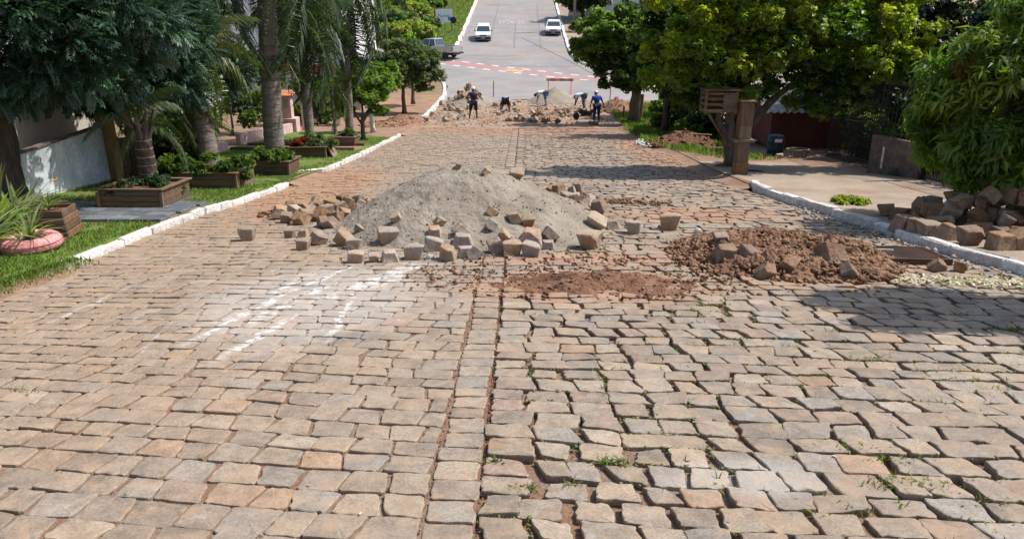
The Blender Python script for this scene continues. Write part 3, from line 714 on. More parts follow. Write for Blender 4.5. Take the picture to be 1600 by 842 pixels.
# red earth patch in the middle of the road
def patch_h(x, y):
    q = math.hypot((x-.85)/1.35, (y-8.6)/.62) + .25*noise.noise(Vector((x*2, y*2, 4)))
    return max(0, 1-q)*.13 - .03
heap('earth_patch', (.85, 8.6), (1.3, .66), 1, M['soil_red'], 'low patch of loose red earth spread over the cobbles in the road centre', 'soil', amp=.035, fr=6, n=(30, 90), shape=lambda x, y: patch_h(x, y)+.01, fine=.02)
lumps('earth_crumbs', ring_region((.75, 8.9), (2.2, 1.1), .6), 2600, .005, .04, M['soil_red'], lambda x, y: prof(y)+.0+max(0, patch_h(x, y)), 'red earth crumbs scattered round the patch of loose soil', 'soil')
lumps('earth_crumbs', ring_region((1.5, 10.2), (2.0, .9), .6), 500, .006, .035, M['soil'], zr, 'red earth crumbs scattered between sand pile and dug earth', 'soil')
lumps('earth_crumbs', ring_region((3.2, 9.9), (2.3, 1.9), .8), 1500, .004, .035, M['soil'], zr, 'brown crumbs strewn on the cobbles round the dug heap', 'soil')
lumps('joint_grit', lambda: (rng.choice((-.545, -.24))+rng.gauss(0, .012), rng.uniform(2.6, 12)), 2600, .003, .012, M['soil'], lambda x, y: prof(y)-.02, 'reddish grit along both edges of the central row of blocks', 'grit')
# dug earth by the drain
DC = (3.62, 10.2)
def dig_h(x, y):
    q = math.hypot((x-DC[0])/1.4, (y-DC[1])/1.5); 
    rim = .19*math.exp(-((q-.62)/.27)**2) ; hole = -.02*math.exp(-(q/.4)**2)
    front = 1.0 if y < DC[1] else .75
    return max(0, min(1, (1.08-q)*5))*(rim*front*(.8+.5*noise.noise(Vector((x*1.6, y*1.6, 8)))) + hole + .04)
heap('dug_earth', DC, (1.5, 1.6), 1, M['soil'], 'heap of dug red-brown earth and clods beside the street drain', 'soil heap', amp=.12, fr=3.4, n=(90, 220), shape=dig_h, fine=.045)
lumps('earth_clods', ring_region(DC, (1.6, 1.6), .55), 16000, .004, .06, M['soil'], lambda x, y: prof(y)+max(0, dig_h(x, y))+.0, 'brown earth clods lying over the dug heap by the drain', 'soil')
# pale rubble along the foot of the right kerb
def kfoot():
    y = rng.uniform(8.0, 14.5); x = kr(y) - abs(rng.gauss(0, .25)) - .05; return (x, y)
lumps('kerb_rubble', kfoot, 900, .008, .05, mat('grey_crumbs', (.26, .21, .16), (.36, .31, .25), .95, 9, .5, obj=False), zr, 'small pale rubble crumbs along the foot of the right kerb', 'rubble')
# earth along the left gutter / row of dug edge behind the sand
def line_region(a, b, wd):
    A_, B_ = at(*a), at(*b)
    def f(): t = rng.random(); return (lerp(A_.x, B_.x, t)+rng.gauss(0, wd), lerp(A_.y, B_.y, t)+rng.gauss(0, wd*1.4))
    return f
lumps('earth_ridge', line_region((880, 312), (1040, 320), .12), 700, .01, .07, M['soil'], lambda x, y: prof(y)+.01, 'thin ridge of red earth crumbs right of the sand pile', 'soil')
lumps('earth_ridge', line_region((425, 335), (570, 315), .15), 600, .01, .07, M['soil_dark'], lambda x, y: prof(y)+.01, 'dark earth crumbs between the blocks left of the sand pile', 'soil')
# other mounds
def mound(px, py, rx, ry, H, m, label, dark=False, seed=1, clods=350, surf=.09):
    q = at(px, py, surf); hs = lambda x, y: H*max(0, 1-math.hypot((x-q.x)/rx, (y-q.y)/ry))**.85*(.8+.4*noise.noise(Vector((x*1.2, y*1.2, seed))))
    heap('soil_mound', (q.x, q.y), (rx, ry), H, m, label, 'soil heap', amp=.10*H+.02, fr=2.5, n=(24, 60), shape=hs, base=surf, seed=seed, fine=.03)
    lumps('soil_clods', ring_region((q.x, q.y), (rx, ry), .6), clods, .02, .10, m, lambda x, y: prof(y)+surf+hs(x, y), 'clods on and round the ' + label, 'soil')
mound(1068, 226, 1.35, 1.3, .62, M['soil_dark'], 'dark red earth mound in the shade under the right trees', seed=3)
mound(628, 192, .95, 2.0, .55, M['soil'], 'red earth mound on the left verge under the grey-green tree', seed=4)
mound(600, 196, 1.2, 2.0, .28, M['soil'], 'low red earth spread left of the verge mound', seed=5)
mound(965, 172, 1.1, 3.6, .95, M['soil'], 'long red-brown earth bank behind the worker with the wheelbarrow', seed=6, surf=0)
WZ = lambda x, y: prof(y)+.02+.10*max(0, fbm(x*.8, y*.5, 7))
# work zone ground
V = []; F = []; nx, ny = 90, 110
for j in range(ny+1):
    y = 38.0+j*(55.0-38.0)/ny
    for i in range(nx+1):
        x = lerp(kl(y)+.05, kr(min(y, 52))+.1, i/nx); e = min(1, i/6, (nx-i)/6, j/8, (ny-j)/5)
        V.append((x, y, prof(y)-.03+e*(.05+.10*fbm(x*.8, y*.5, 7)+.04*noise.noise(Vector((x*5, y*3, 3))))))
for j in range(ny):
    for i in range(nx): a = j*(nx+1)+i; F.append((a, a+1, a+nx+2, a+nx+1))
mb = MB(); mb.add(V, F); tag(mb.build('work_area_earth', mat('trodden_earth', (.24, .155, .105), (.34, .255, .19), .95, .9, .8, .04, 12, obj=False, c3=(.30, .16, .09))), kind='structure')
lumps('rubble_crumbs', lambda: (lambda y: (rng.uniform(kl(y)+.1, 4.9), y))(rng.uniform(38.8, 54)), 3500, .02, .085, mat('mixed_rubble', (.24, .17, .12), (.36, .29, .22), .9, 7, .5, rnd=0, obj=False), WZ, 'stone chips and crumbs over the dug-up work area', 'rubble')

# ------------------------------------------------------------------ loose paving blocks
def block_mesh(seed, sx=.25, sy=.21, sz=.2, m=None, jag=.10):
    r = random.Random(seed); bm = bmesh.new(); bmesh.ops.create_cube(bm, size=1)
    for v in bm.verts:
        tp = 1.0 if v.co.z > 0 else r.uniform(.62, .9)
        v.co = Vector((v.co.x*sx*tp*(1+r.uniform(-jag, jag)*1.5), v.co.y*sy*tp*(1+r.uniform(-jag, jag)*1.5), v.co.z*sz*(1+r.uniform(-jag, jag))))
    bmesh.ops.bevel(bm, geom=bm.edges[:]+bm.verts[:], offset=.011, segments=1, affect='EDGES')
    # knock a corner off
    for cut in range(r.choice((1, 1, 2, 2, 3))):
        n_ = Vector((r.choice((-1, 1)), r.choice((-1, 1)), r.choice((-1, 1, 1)))).normalized()
        d = max(v.co.dot(n_) for v in bm.verts)
        res = bmesh.ops.bisect_plane(bm, geom=bm.verts[:]+bm.edges[:]+bm.faces[:], plane_co=n_*d*r.uniform(.68, .88), plane_no=(n_+Vector((r.uniform(-.3, .3), r.uniform(-.3, .3), r.uniform(-.3, .3)))).normalized(), clear_outer=True)
        ed = [e for e in bm.edges if e.is_boundary]
        if ed: bmesh.ops.holes_fill(bm, edges=ed)
    bmesh.ops.subdivide_edges(bm, edges=[e for e in bm.edges if e.calc_length() > .09], cuts=1, use_grid_fill=True)
    for v in bm.verts: v.co += v.normal*.010*noise.noise(v.co*14+Vector((seed, 0, 0))) + Vector((r.uniform(-.003, .003),)*3)
    me = bpy.data.meshes.new('loose_block'); bm.to_mesh(me); bm.free(); me.materials.append(m); return me
BL = [block_mesh(100+i, rng.uniform(.23, .29), rng.uniform(.19, .24), rng.uniform(.17, .23), M['block'], .19) for i in range(12)]
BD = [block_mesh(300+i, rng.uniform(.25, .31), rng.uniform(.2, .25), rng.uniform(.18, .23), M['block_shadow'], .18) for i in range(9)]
BS = [block_mesh(500+i, rng.uniform(.25, .31), rng.uniform(.2, .25), rng.uniform(.17, .21), M['block_soil'], .2) for i in range(6)]
def block(p, rot, sc=1.0, label=None, group=None, lib=BL, k=None, name='paving_block'):
    o = bpy.data.objects.new(name, lib[rng.randrange(len(lib)) if k is None else k % len(lib)]); C.objects.link(o)
    if rng.random() < .5: rot = (rot[0]+math.pi, rot[1], rot[2])
    o.location = p; o.rotation_euler = rot; o.scale = (sc,)*3 if not hasattr(sc, '__len__') else sc
    return tag(o, label, 'paving block', group)
# x, y of the block's middle in the photograph, apparent width in pixels, tilt, label
FRONT = [(387, 368, 24, .1, 'lone brown block on the cobbles between the left kerb and the sand pile'),
 (453, 366, 15, .0, 'small block at the far left end of the front row below the dark blocks'),
 (474, 366, 16, .1, 'small reddish block second from the left tip of the scattered front row'),
 (474, 382, 22, .1, 'low block nearest the camera at the left tip of the sand pile'),
 (495, 374, 24, .9, 'dark block tipped on its corner at the left foot of the sand pile'),
 (538, 374, 28, .8, 'long block leaning on the left slope of the sand pile'),
 (562, 356, 15, .4, 'small pale-edged block part way up the left sand slope'),
 (553, 381, 21, .2, 'squarish brown block at the left sand foot under the leaning block'),
 (557, 402, 24, .0, 'flat reddish block lying alone in front of the left sand foot'),
 (585, 403, 16, .1, 'small flat chip of stone between two blocks in front of the sand'),
 (609, 400, 26, .25, 'block with a rusty right face in the front row left of centre'),
 (607, 364, 29, .15, 'big upright reddish block standing in the sand on the left slope'),
 (620, 340, 17, .5, 'half-buried block highest on the left slope of the sand pile'),
 (646, 395, 29, .05, 'tall square block nearest the camera in the front row'),
 (676, 383, 27, .35, 'grey block standing on end in the middle of the front row'),
 (699, 396, 30, .2, 'wide low block beside the white pebble in the front row'),
 (679, 359, 22, .3, 'orange-brown flat piece resting on the sand above the front row'),
 (686, 345, 18, .9, 'thin upright orange-brown shard above the flat piece'),
 (721, 357, 24, .7, 'tilted block topmost of the middle cluster on the sand'),
 (722, 374, 30, .25, 'flat wedge block resting across two others in the middle cluster'),
 (727, 394, 24, .1, 'brown block under the wedge block in the middle cluster'),
 (741, 396, 23, .5, 'rounded pale block closing the middle cluster on its right'),
 (768, 330, 18, .6, 'triangular block half buried high on the sand right of centre'),
 (770, 350, 20, .5, 'small wedge half buried just below the triangular block'),
 (786, 367, 20, .8, 'narrow block tipped against the right cluster on its left'),
 (774, 386, 27, .35, 'pointed grey block at the left of the right-hand cluster'),
 (799, 389, 28, .1, 'square dark block in the front row of the right-hand cluster'),
 (803, 338, 22, .4, 'round-shouldered brown block highest in the right-hand cluster'),
 (825, 343, 20, .2, 'light brown block behind the big grey-topped block'),
 (830, 366, 33, .2, 'largest grey-topped block stacked on the right-hand cluster'),
 (832, 390, 31, .1, 'broad block under the largest grey-topped block'),
 (858, 363, 23, .8, 'diamond-shaped tilted block at the right end of the cluster'),
 (856, 383, 19, .05, 'small square block under the diamond-shaped one'),
 (921, 376, 33, .05, 'isolated long block at the right foot of the sand pile'),
 (929, 344, 30, .5, 'block with a chalky white top against the right sand slope'),
 (957, 351, 20, .0, 'small cube block just right of the white-topped block'),
 (989, 357, 25, .02, 'dark brown cube block standing alone on the cobbles'),
 (1045, 348, 29, .03, 'grey block farthest right of the row, alone on the cobbles')]
for i, (px, py, wpx, tl, lb) in enumerate(FRONT):
    q = at(px, py + wpx*.32, 0, sand_h); s_ = 1200 / (Vector((q.x, q.y, q.z)) - cam.location).length
    sc = min(1.35, max(.5, wpx / s_ / .265)); onsand = sand_h(q.x, q.y) > .05
    z = q.z + .09*sc*(.6 if onsand else 1)
    block((q.x, q.y, z), (rng.uniform(-tl, tl), tl*rng.choice((-1, 1)) if tl > .3 else rng.uniform(-.08, .08), rng.uniform(-.35, .35)), sc, lb, 'loose blocks scattered in front of the sand pile', k=i*5)
q = at(806, 278, 0, lambda x, y: sand_h(x, y)); block((q.x, q.y+.05, q.z+.07), (.4, .15, .2), (1.15, .95, .6), 'big flat reddish block perched on the crest behind the sand pile', 'loose blocks scattered behind the sand pile', k=3)
q = at(761, 272, 0, sand_h); block((q.x, q.y, q.z+.02), (.3, .5, .7), .6, 'grey chipped block half buried on the crest of the sand pile', 'loose blocks scattered behind the sand pile', k=7)
q = at(716, 264, 0, sand_h); block((q.x, q.y, q.z+.03), (.3, .2, 1.7), .5, 'small reddish stone on the very top of the sand pile', 'loose blocks scattered behind the sand pile', k=2)
# dark heap left of the sand
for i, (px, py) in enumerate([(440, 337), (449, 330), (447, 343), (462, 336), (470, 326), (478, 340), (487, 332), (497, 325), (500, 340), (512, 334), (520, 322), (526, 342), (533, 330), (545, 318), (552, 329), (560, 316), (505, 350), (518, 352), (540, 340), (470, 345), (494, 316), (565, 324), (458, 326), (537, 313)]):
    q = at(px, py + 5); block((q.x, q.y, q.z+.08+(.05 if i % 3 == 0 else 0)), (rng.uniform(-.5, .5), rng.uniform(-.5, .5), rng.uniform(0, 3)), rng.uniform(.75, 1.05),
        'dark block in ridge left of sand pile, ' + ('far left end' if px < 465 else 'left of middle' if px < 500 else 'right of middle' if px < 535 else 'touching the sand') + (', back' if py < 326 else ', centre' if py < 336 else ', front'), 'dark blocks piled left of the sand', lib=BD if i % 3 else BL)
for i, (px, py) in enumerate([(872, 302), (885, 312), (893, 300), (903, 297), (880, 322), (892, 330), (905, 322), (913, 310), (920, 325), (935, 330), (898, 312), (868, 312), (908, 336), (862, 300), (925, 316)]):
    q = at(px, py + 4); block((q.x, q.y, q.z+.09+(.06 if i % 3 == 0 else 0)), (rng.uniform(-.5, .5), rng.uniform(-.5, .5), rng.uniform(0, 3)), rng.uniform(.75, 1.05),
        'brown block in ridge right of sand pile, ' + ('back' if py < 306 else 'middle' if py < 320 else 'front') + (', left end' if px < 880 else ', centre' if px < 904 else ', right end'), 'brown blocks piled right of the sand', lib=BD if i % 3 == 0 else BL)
# blocks in the dug earth
for px, py, sc, rt, lb in ((1132, 405, 1.15, (.1, .1, .1), 'squared brown block at the left edge of the dug earth'), (1125, 380, .8, (.1, 0, .2), 'grey block partly sunk behind the squared one in the dug earth'),
     (1170, 402, 1.0, (.4, .2, .6), 'earth-covered block between the squared block and the clods'), (1198, 432, 1.1, (.5, .3, .2), 'reddish block tipped forward at the front of the dug earth'),
     (1232, 418, .9, (.6, -.4, .9), 'earth-smeared block in the middle of the dug earth'), (1300, 410, 1.45, (.9, .2, .2), 'big upright slab-like block in the dug earth right of centre'), (1325, 432, 1.0, (.7, .7, .5), 'pointed block at the front right of the dug earth'),
     (1140, 372, .6, (.3, .2, .4), 'small chip at the back left of the dug earth'), (1465, 422, .95, (.3, .4, .2), 'dark block lying in the gutter in front of the drain grate'), (1500, 424, .8, (.2, .3, 1.0), 'small dark block beside the leaf litter in the gutter')):
    q = at(px, py, 0, lambda x, y: max(0, dig_h(x, y))*.8); block((q.x, q.y, q.z+.06*sc), rt, sc*.92, lb, 'blocks half buried in the dug earth', lib=BS if px > 1160 else BD)
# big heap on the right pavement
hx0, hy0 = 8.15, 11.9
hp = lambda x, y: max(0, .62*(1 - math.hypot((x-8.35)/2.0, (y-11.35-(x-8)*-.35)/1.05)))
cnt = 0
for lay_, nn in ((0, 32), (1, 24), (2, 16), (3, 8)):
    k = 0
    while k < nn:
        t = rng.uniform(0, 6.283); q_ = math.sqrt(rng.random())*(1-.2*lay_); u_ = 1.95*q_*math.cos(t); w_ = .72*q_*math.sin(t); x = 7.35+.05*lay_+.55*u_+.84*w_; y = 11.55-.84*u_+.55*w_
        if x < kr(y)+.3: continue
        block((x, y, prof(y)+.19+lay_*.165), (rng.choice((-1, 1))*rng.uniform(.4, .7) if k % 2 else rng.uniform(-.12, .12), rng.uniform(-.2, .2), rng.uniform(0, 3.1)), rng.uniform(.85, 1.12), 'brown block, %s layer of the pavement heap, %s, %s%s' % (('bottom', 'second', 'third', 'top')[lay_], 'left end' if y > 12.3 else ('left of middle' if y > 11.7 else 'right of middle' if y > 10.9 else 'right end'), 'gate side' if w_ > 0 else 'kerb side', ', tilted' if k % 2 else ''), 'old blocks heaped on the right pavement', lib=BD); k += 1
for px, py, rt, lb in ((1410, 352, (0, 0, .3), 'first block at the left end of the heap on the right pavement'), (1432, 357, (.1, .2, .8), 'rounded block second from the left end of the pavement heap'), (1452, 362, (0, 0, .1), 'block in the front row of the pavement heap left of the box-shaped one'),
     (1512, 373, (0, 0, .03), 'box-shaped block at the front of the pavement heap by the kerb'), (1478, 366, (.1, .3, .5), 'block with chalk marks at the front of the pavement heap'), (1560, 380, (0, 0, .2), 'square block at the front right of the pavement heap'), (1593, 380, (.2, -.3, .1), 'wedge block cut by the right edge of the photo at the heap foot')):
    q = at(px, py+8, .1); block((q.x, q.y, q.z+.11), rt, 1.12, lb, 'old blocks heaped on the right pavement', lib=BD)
# blocks over the work area
def scatter(n, xr, yr, label, group, hgt=.05, rows=0, lib=BL, hf=None):
    for i in range(n):
        y = rng.uniform(*yr); x = rng.uniform(*xr)
        if rows: y = yr[0] + round((y-yr[0])/rows)*rows + rng.gauss(0, .12)
        block((x, y, prof(y)+hgt+.06+(hf(x, y) if hf else 0)+rng.uniform(0, .05)), (rng.uniform(-.6, .6), rng.uniform(-.6, .6), rng.uniform(0, 3.1)), rng.uniform(.85, 1.25), label(x, y) if callable(label) else label, group, lib=lib)
for k_, yy_ in enumerate((41, 44.5, 48, 51.5)): scatter(8, (-5.5, -3.0), (yy_, yy_+3.3), 'lifted block strewn along the left kerb, ' + ('nearest the camera', 'level with the worker in black', 'beside the rubble heap', 'behind the rubble heap')[k_], 'lifted blocks along the left side of the work area')
scatter(18, (-.9, 2.0), (41.0, 41.9), lambda x, y: 'lifted block in the nearest row of the work area, ' + ('left end' if x < 0 else 'middle' if x < 1 else 'right end') + (', front' if y < 41.45 else ', behind'), 'lifted blocks in the nearest row of the work area', lib=BD)
scatter(12, (-1.0, 1.7), (42.3, 43.2), lambda x, y: 'lifted block laid in the second row of the work area, ' + ('left end' if x < -.1 else 'middle' if x < .8 else 'right end'), 'lifted blocks in the second row of the work area')
scatter(12, (.2, 2.8), (44.0, 45.2), 'lifted block in the row before the bending workers', 'lifted blocks before the bending workers', lib=BD)
scatter(20, (-.8, 4.0), (46, 49.5), lambda x, y: 'lifted block round the bending workers, ' + ('left of them' if x < .6 else 'between them' if x < 2.6 else 'right of them') + (', nearer the camera' if y < 47.6 else ', farther back'), 'lifted blocks round the bending workers')
scatter(9, (-2.4, -.2), (44.5, 53), lambda x, y: 'lifted block scattered behind the worker in black, ' + ('near him' if y < 48 else 'farther back') + (', left' if x < -1.3 else ', right'), 'lifted blocks in the middle of the work area')
pc = at(735, 160); pyr = lambda x, y: 1.15*max(0, 1-math.hypot((x-pc.x)/1.7, (y-pc.y)/2.2))
heap('rubble_mound', (pc.x, pc.y), (1.8, 2.3), 1, M['sand'], 'sandy mound under the stacked lifted blocks behind the standing worker', 'soil heap', amp=.06, fr=2, n=(20, 50), shape=lambda x, y: .85*pyr(x, y), fine=.02)
for i in range(22):
    t = rng.uniform(2.0, 5.6); q_ = rng.random()**.6; x, y = pc.x+1.5*q_*math.cos(t), pc.y+1.8*q_*math.sin(t)
    block((x, y, prof(y)+.05+pyr(x, y)), (rng.uniform(-.7, .7), rng.uniform(-.7, .7), rng.uniform(0, 3)), rng.uniform(.85, 1.2), 'lifted block on the tall rubble heap behind the worker in black, ' + ('left flank' if math.cos(t) < -.5 else 'right flank' if math.cos(t) > .3 else 'front'), 'lifted blocks on the rubble heap', lib=BD if i % 2 else BL)
q = at(927, 197); block((q.x, q.y, q.z+.12), (0, 0, .1), (1.9, 1, 1), 'dark wide block alone on the earth in front of the wheelbarrow', lib=BD)
# sand behind the workers
q2 = at(868, 163); heap('sand_pile', (q2.x, q2.y+1.6), (2.0, 2.0), 1, M['sand'], 'small greenish sand pile behind the bending worker in pale blue', 'sand pile', amp=.02, fr=3, n=(24, 60), shape=lambda x, y: .98*max(0, 1-math.hypot((x-q2.x)/1.95, (y-q2.y-1.6)/2.0)))
# white pebbles
for px, py in ((672, 404), (1090, 362)):
    q = at(px, py); mb = MB(); mb.lathe([(.01, -.01), (.04, .0), (.05, .03), (.03, .055), (.005, .06)], (0, 0, 0), 8, 1.2, .8)
    tag(mb.build('pebble', M['rock'], None, q), 'small white pebble at the foot of the front block row' if px < 1000 else 'small white stone on the cobbles beside the dug earth', 'stone')
# timber/steel drain
dr = at(1415, 403); DX, DY = dr.x, dr.y
d_ = empty('drain_grate', g(DX, DY, .03), R(-2), 'rusty brown steel drain grate against the right kerb', 'drain grate')
d_.rotation_euler = (math.atan2(prof(DY+.5)-prof(DY-.5), 1), 0, R(-2))
mb = MB(); wx, wy = .42, .42
for a in ((-wx, -wx+.035, -wy, wy), (wx-.035, wx, -wy, wy), (-wx+.035, wx-.035, -wy, -wy+.035), (-wx+.035, wx-.035, wy-.035, wy)): mb.box(a[0], a[1], a[2], a[3], -.03, .05)
mb.build('frame', M['rust'], d_)
mb = MB(); mb.box(-.015, .015, -wy+.036, wy-.036, 0, .035)
bar = mb.mesh('bar', M['rust'])
mb = MB(); mb.box(-wx+.036, wx-.036, -.016, .016, .0, .042); bar = mb.mesh('bar', M['rust'])
for k in range(10): link('bar', bar, d_, (0, -wy+.08+k*.075, 0))
mb = MB(); mb.box(-wx, wx, -wy, wy, -.1, -.04); mb.build('drain_pit', M['black'], d_)
q = at(1370, 390, .08); mb = MB(); mb.box(-.22, .22, -.02, .02, -.01, .01, None); tag(mb.build('metal_strip', M['galv'], None, q, rz=-.1), 'thin bright metal strip beside the drain grate', 'metal strip')
# dry leaves in the gutter
pts = []
def leaf_litter(name, pts, size, cols, label):
    n = len(pts); P = np.array(pts); an = nr.uniform(0, 6.28, n); s = size*nr.uniform(.5, 1.4, n); tz = nr.uniform(-.5, .5, n)
    d = np.stack([np.cos(an), np.sin(an), tz], 1)*s[:, None]; e = np.stack([-np.sin(an), np.cos(an), nr.uniform(-.4, .4, n)], 1)*(s*.4)[:, None]
    V = np.stack([P-d, P+e, P+d, P-e], 1).reshape(-1, 3); F = np.arange(n*4).reshape(-1, 4)
    c = np.repeat(np.array(cols)[nr.randint(0, len(cols), n)], 4, 0)
    return tag(link(name, tintmesh(name, V, F, c, M['litter'])), label, 'leaves', kind='stuff')
for _ in range(420):
    px = rng.uniform(1400, 1600); py = lerp(436, 442, rng.random()) + (px-1400)*.02 + rng.gauss(0, 4); q = at(px, py); pts.append((q.x, q.y, q.z+.02))
leaf_litter('leaf_litter', pts, .035, [(.55, .5, .38), (.4, .3, .15), (.6, .58, .5), (.3, .3, .1)], 'pale dry leaves and twigs in the gutter below the drain')
pts = []
for _ in range(500):
    y = rng.uniform(3, 14); x = rng.uniform(-5, 6); 
    if x > .5 or rng.random() < .3: pts.append((x, y, prof(y)+.012))
leaf_litter('fallen_leaves', pts[:170], .016, [(.6, .56, .45), (.45, .33, .15), (.35, .2, .1)], 'tiny fallen leaves dotted over the cobbled road')

# ------------------------------------------------------------------ foliage
def leafT(L, W, fold=.15, droop=.12):
    return np.array([(0, 0, 0), (L*.45, W/2, fold*W), (L, 0, -droop*L), (L*.45, -W/2, fold*W)]), np.array([(0, 1, 2, 3)])
def join(parts):
    V = []; F = []; o = 0
    for v, f in parts: V.append(v); F.append(f+o); o += len(v)
    return np.concatenate(V), np.concatenate(F)
def rotz(v, a): c, s = math.cos(a), math.sin(a); return v @ np.array([[c, s, 0], [-s, c, 0], [0, 0, 1]])
def roty(v, a): c, s = math.cos(a), math.sin(a); return v @ np.array([[c, 0, -s], [0, 1, 0], [s, 0, c]])
def rotx(v, a): c, s = math.cos(a), math.sin(a); return v @ np.array([[1, 0, 0], [0, c, s], [0, -s, c]])
def T_pinnate(L=.42, n=5, l=.18, wd=.062, ang=.85, droop=.25):
    parts = []
    for i in range(n):
        t = (i+1)/(n+.2); x = L*t; z = -droop*L*t*t
        for s in (-1, 1):
            v, f = leafT(l*(1-.3*abs(t-.5)), wd, .2, .35); v = rotz(v, s*ang*(1-.35*t)) + (x, 0, z); parts.append((v, f))
    v, f = leafT(l, wd); parts.append((v + (L, 0, -droop*L), f)); return join(parts)
def T_whorl(n, l, wd, spread=.9, droop=.3):
    parts = []
    for i in range(n):
        v, f = leafT(l*rng.uniform(.75, 1.1), wd, .2, droop); v = roty(v, rng.uniform(-.2, spread*.6)); v = rotz(v, 2*math.pi*i/n + rng.uniform(-.3, .3)); parts.append((v + (rng.uniform(-.1, .1)*l, rng.uniform(-.1, .1)*l, rng.uniform(-.4, .4)*l), f))
    return join(parts)
def T_strap(n, l, wd): return T_whorl(n, l, wd, .4, .6)
TP = {'pinnate': T_pinnate(), 'pinfine': T_pinnate(.3, 6, .09, .025, 1.1, .3), 'broad': T_whorl(6, .13, .085), 'broadfine': T_whorl(7, .09, .055), 'lance': T_whorl(7, .24, .06, .8, .45), 'small': T_whorl(8, .07, .035), 'big': T_whorl(6, .26, .15), 'far': T_whorl(5, .34, .22)}
def foliage(blobs, count, tpl, cols, sub=14, subr=.36, out=.6, droop=.2, size=1.0, shell=.55, seed=0):
    """leaf sprays spread over clumps inside a set of ellipsoids; returns V, F, colours"""
    tv, tf = TP[tpl]; k = len(tv); tot = sum((b[1][0]*b[1][1]*b[1][2])**.667 for b in blobs); Ps = []; Ds = []; Cs = []
    for bi, b in enumerate(blobs):
        c, r = np.array(b[0], float), np.array(b[1], float); pal = np.array(b[2] if len(b) > 2 else cols)
        n = int(count*(r.prod()**.667)/tot)
        ns = max(4, int(sub)); d = nr.normal(0, 1, (ns, 3)); d /= np.linalg.norm(d, axis=1)[:, None]
        q = nr.uniform(shell, 1.0, ns)[:, None]; sc_ = d*q*r; sr = nr.uniform(.6, 1.25, ns)*subr*r.mean()
        j = nr.randint(0, ns, n); e = nr.normal(0, 1, (n, 3)); e /= np.linalg.norm(e, axis=1)[:, None]
        p = c + sc_[j] + e*(sr[j]*nr.uniform(.25, 1, n)**.5)[:, None]*np.array([1, 1, .72])
        dd = e*.8 + (sc_[j]/r)*out + nr.normal(0, .35, (n, 3)); dd[:, 2] -= droop; dd /= np.linalg.norm(dd, axis=1)[:, None]
        base = pal[nr.randint(0, len(pal), ns)][j]
        Ps.append(p); Ds.append(dd); Cs.append(base*nr.uniform(.7, 1.3, (n, 1)))
    P = np.concatenate(Ps); X = np.concatenate(Ds); Cc = np.concatenate(Cs); n = len(P)
    up = np.array([0, 0, 1.0]) + nr.normal(0, .45, (n, 3)); Y = np.cross(up, X); Y /= np.linalg.norm(Y, axis=1)[:, None]; Z = np.cross(X, Y)
    s = size*nr.uniform(.75, 1.25, n)
    V = P[:, None, :] + s[:, None, None]*(tv[None, :, 0:1]*X[:, None] + tv[None, :, 1:2]*Y[:, None] + tv[None, :, 2:3]*Z[:, None])
    F = (tf[None] + (np.arange(n)*k)[:, None, None]).reshape(-1, 4)
    return V.reshape(-1, 3), F, np.repeat(Cc, k, 0)
def tree(name, label, cat, base, limbs, blobs, count, tpl, cols, lm='leaf', bark='bark', group=None, tip=True, **k):
    """limbs: list of (points, radii) relative to base; blobs relative to base"""
    b = Vector(base); root = empty(name, b, 0, label, cat, group)
    for i, (P, rd) in enumerate(limbs):
        mb = MB(); 
        # resample with wobble
        Q = []; rr = []
        for a in range(len(P)-1):
            for t in (0, .34, .67): 
                p = Vector(P[a]).lerp(Vector(P[a+1]), t); j = .03*min(1, a+t) * (1 if (a or t) else 0); Q.append(p+Vector((rng.gauss(0, j), rng.gauss(0, j), 0))); rr.append(lerp(rd[a], rd[a+1], t))
        Q.append(Vector(P[-1])); rr.append(rd[-1])
        if i == 0: rr[0] *= 1.35
        mb.tube(Q, rr, 9 if i == 0 else 6, jit=.07); mb.build('trunk' if i == 0 else 'branch', M[bark], root, smooth_=True)
    if blobs:
        # twigs reach from the trunk to every clump
        if tip and limbs:
            top = Vector(limbs[0][0][-1]); mb = MB()
            for bl in blobs: 
                c_ = Vector(bl[0]); m_ = (top+c_)/2+Vector((0, 0, -.12)); mb.tube([top, m_, c_], [limbs[0][1][-1]*.55, .03, .012], 5, jit=.05)
            mb.build('branch', M[bark], root)
        V, F, c = foliage(blobs, count, tpl, cols, **k); link('crown', tintmesh('crown', V, F, c, M[lm]), root)
    return root
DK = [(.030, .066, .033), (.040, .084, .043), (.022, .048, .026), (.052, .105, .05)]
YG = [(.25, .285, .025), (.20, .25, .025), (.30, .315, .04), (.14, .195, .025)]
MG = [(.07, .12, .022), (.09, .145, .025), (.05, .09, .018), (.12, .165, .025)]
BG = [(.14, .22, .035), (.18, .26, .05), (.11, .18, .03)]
GG = [(.10, .135, .06), (.13, .165, .08), (.08, .115, .05), (.16, .19, .10)]
VD = [(.022, .04, .018), (.03, .055, .022), (.018, .03, .014)]

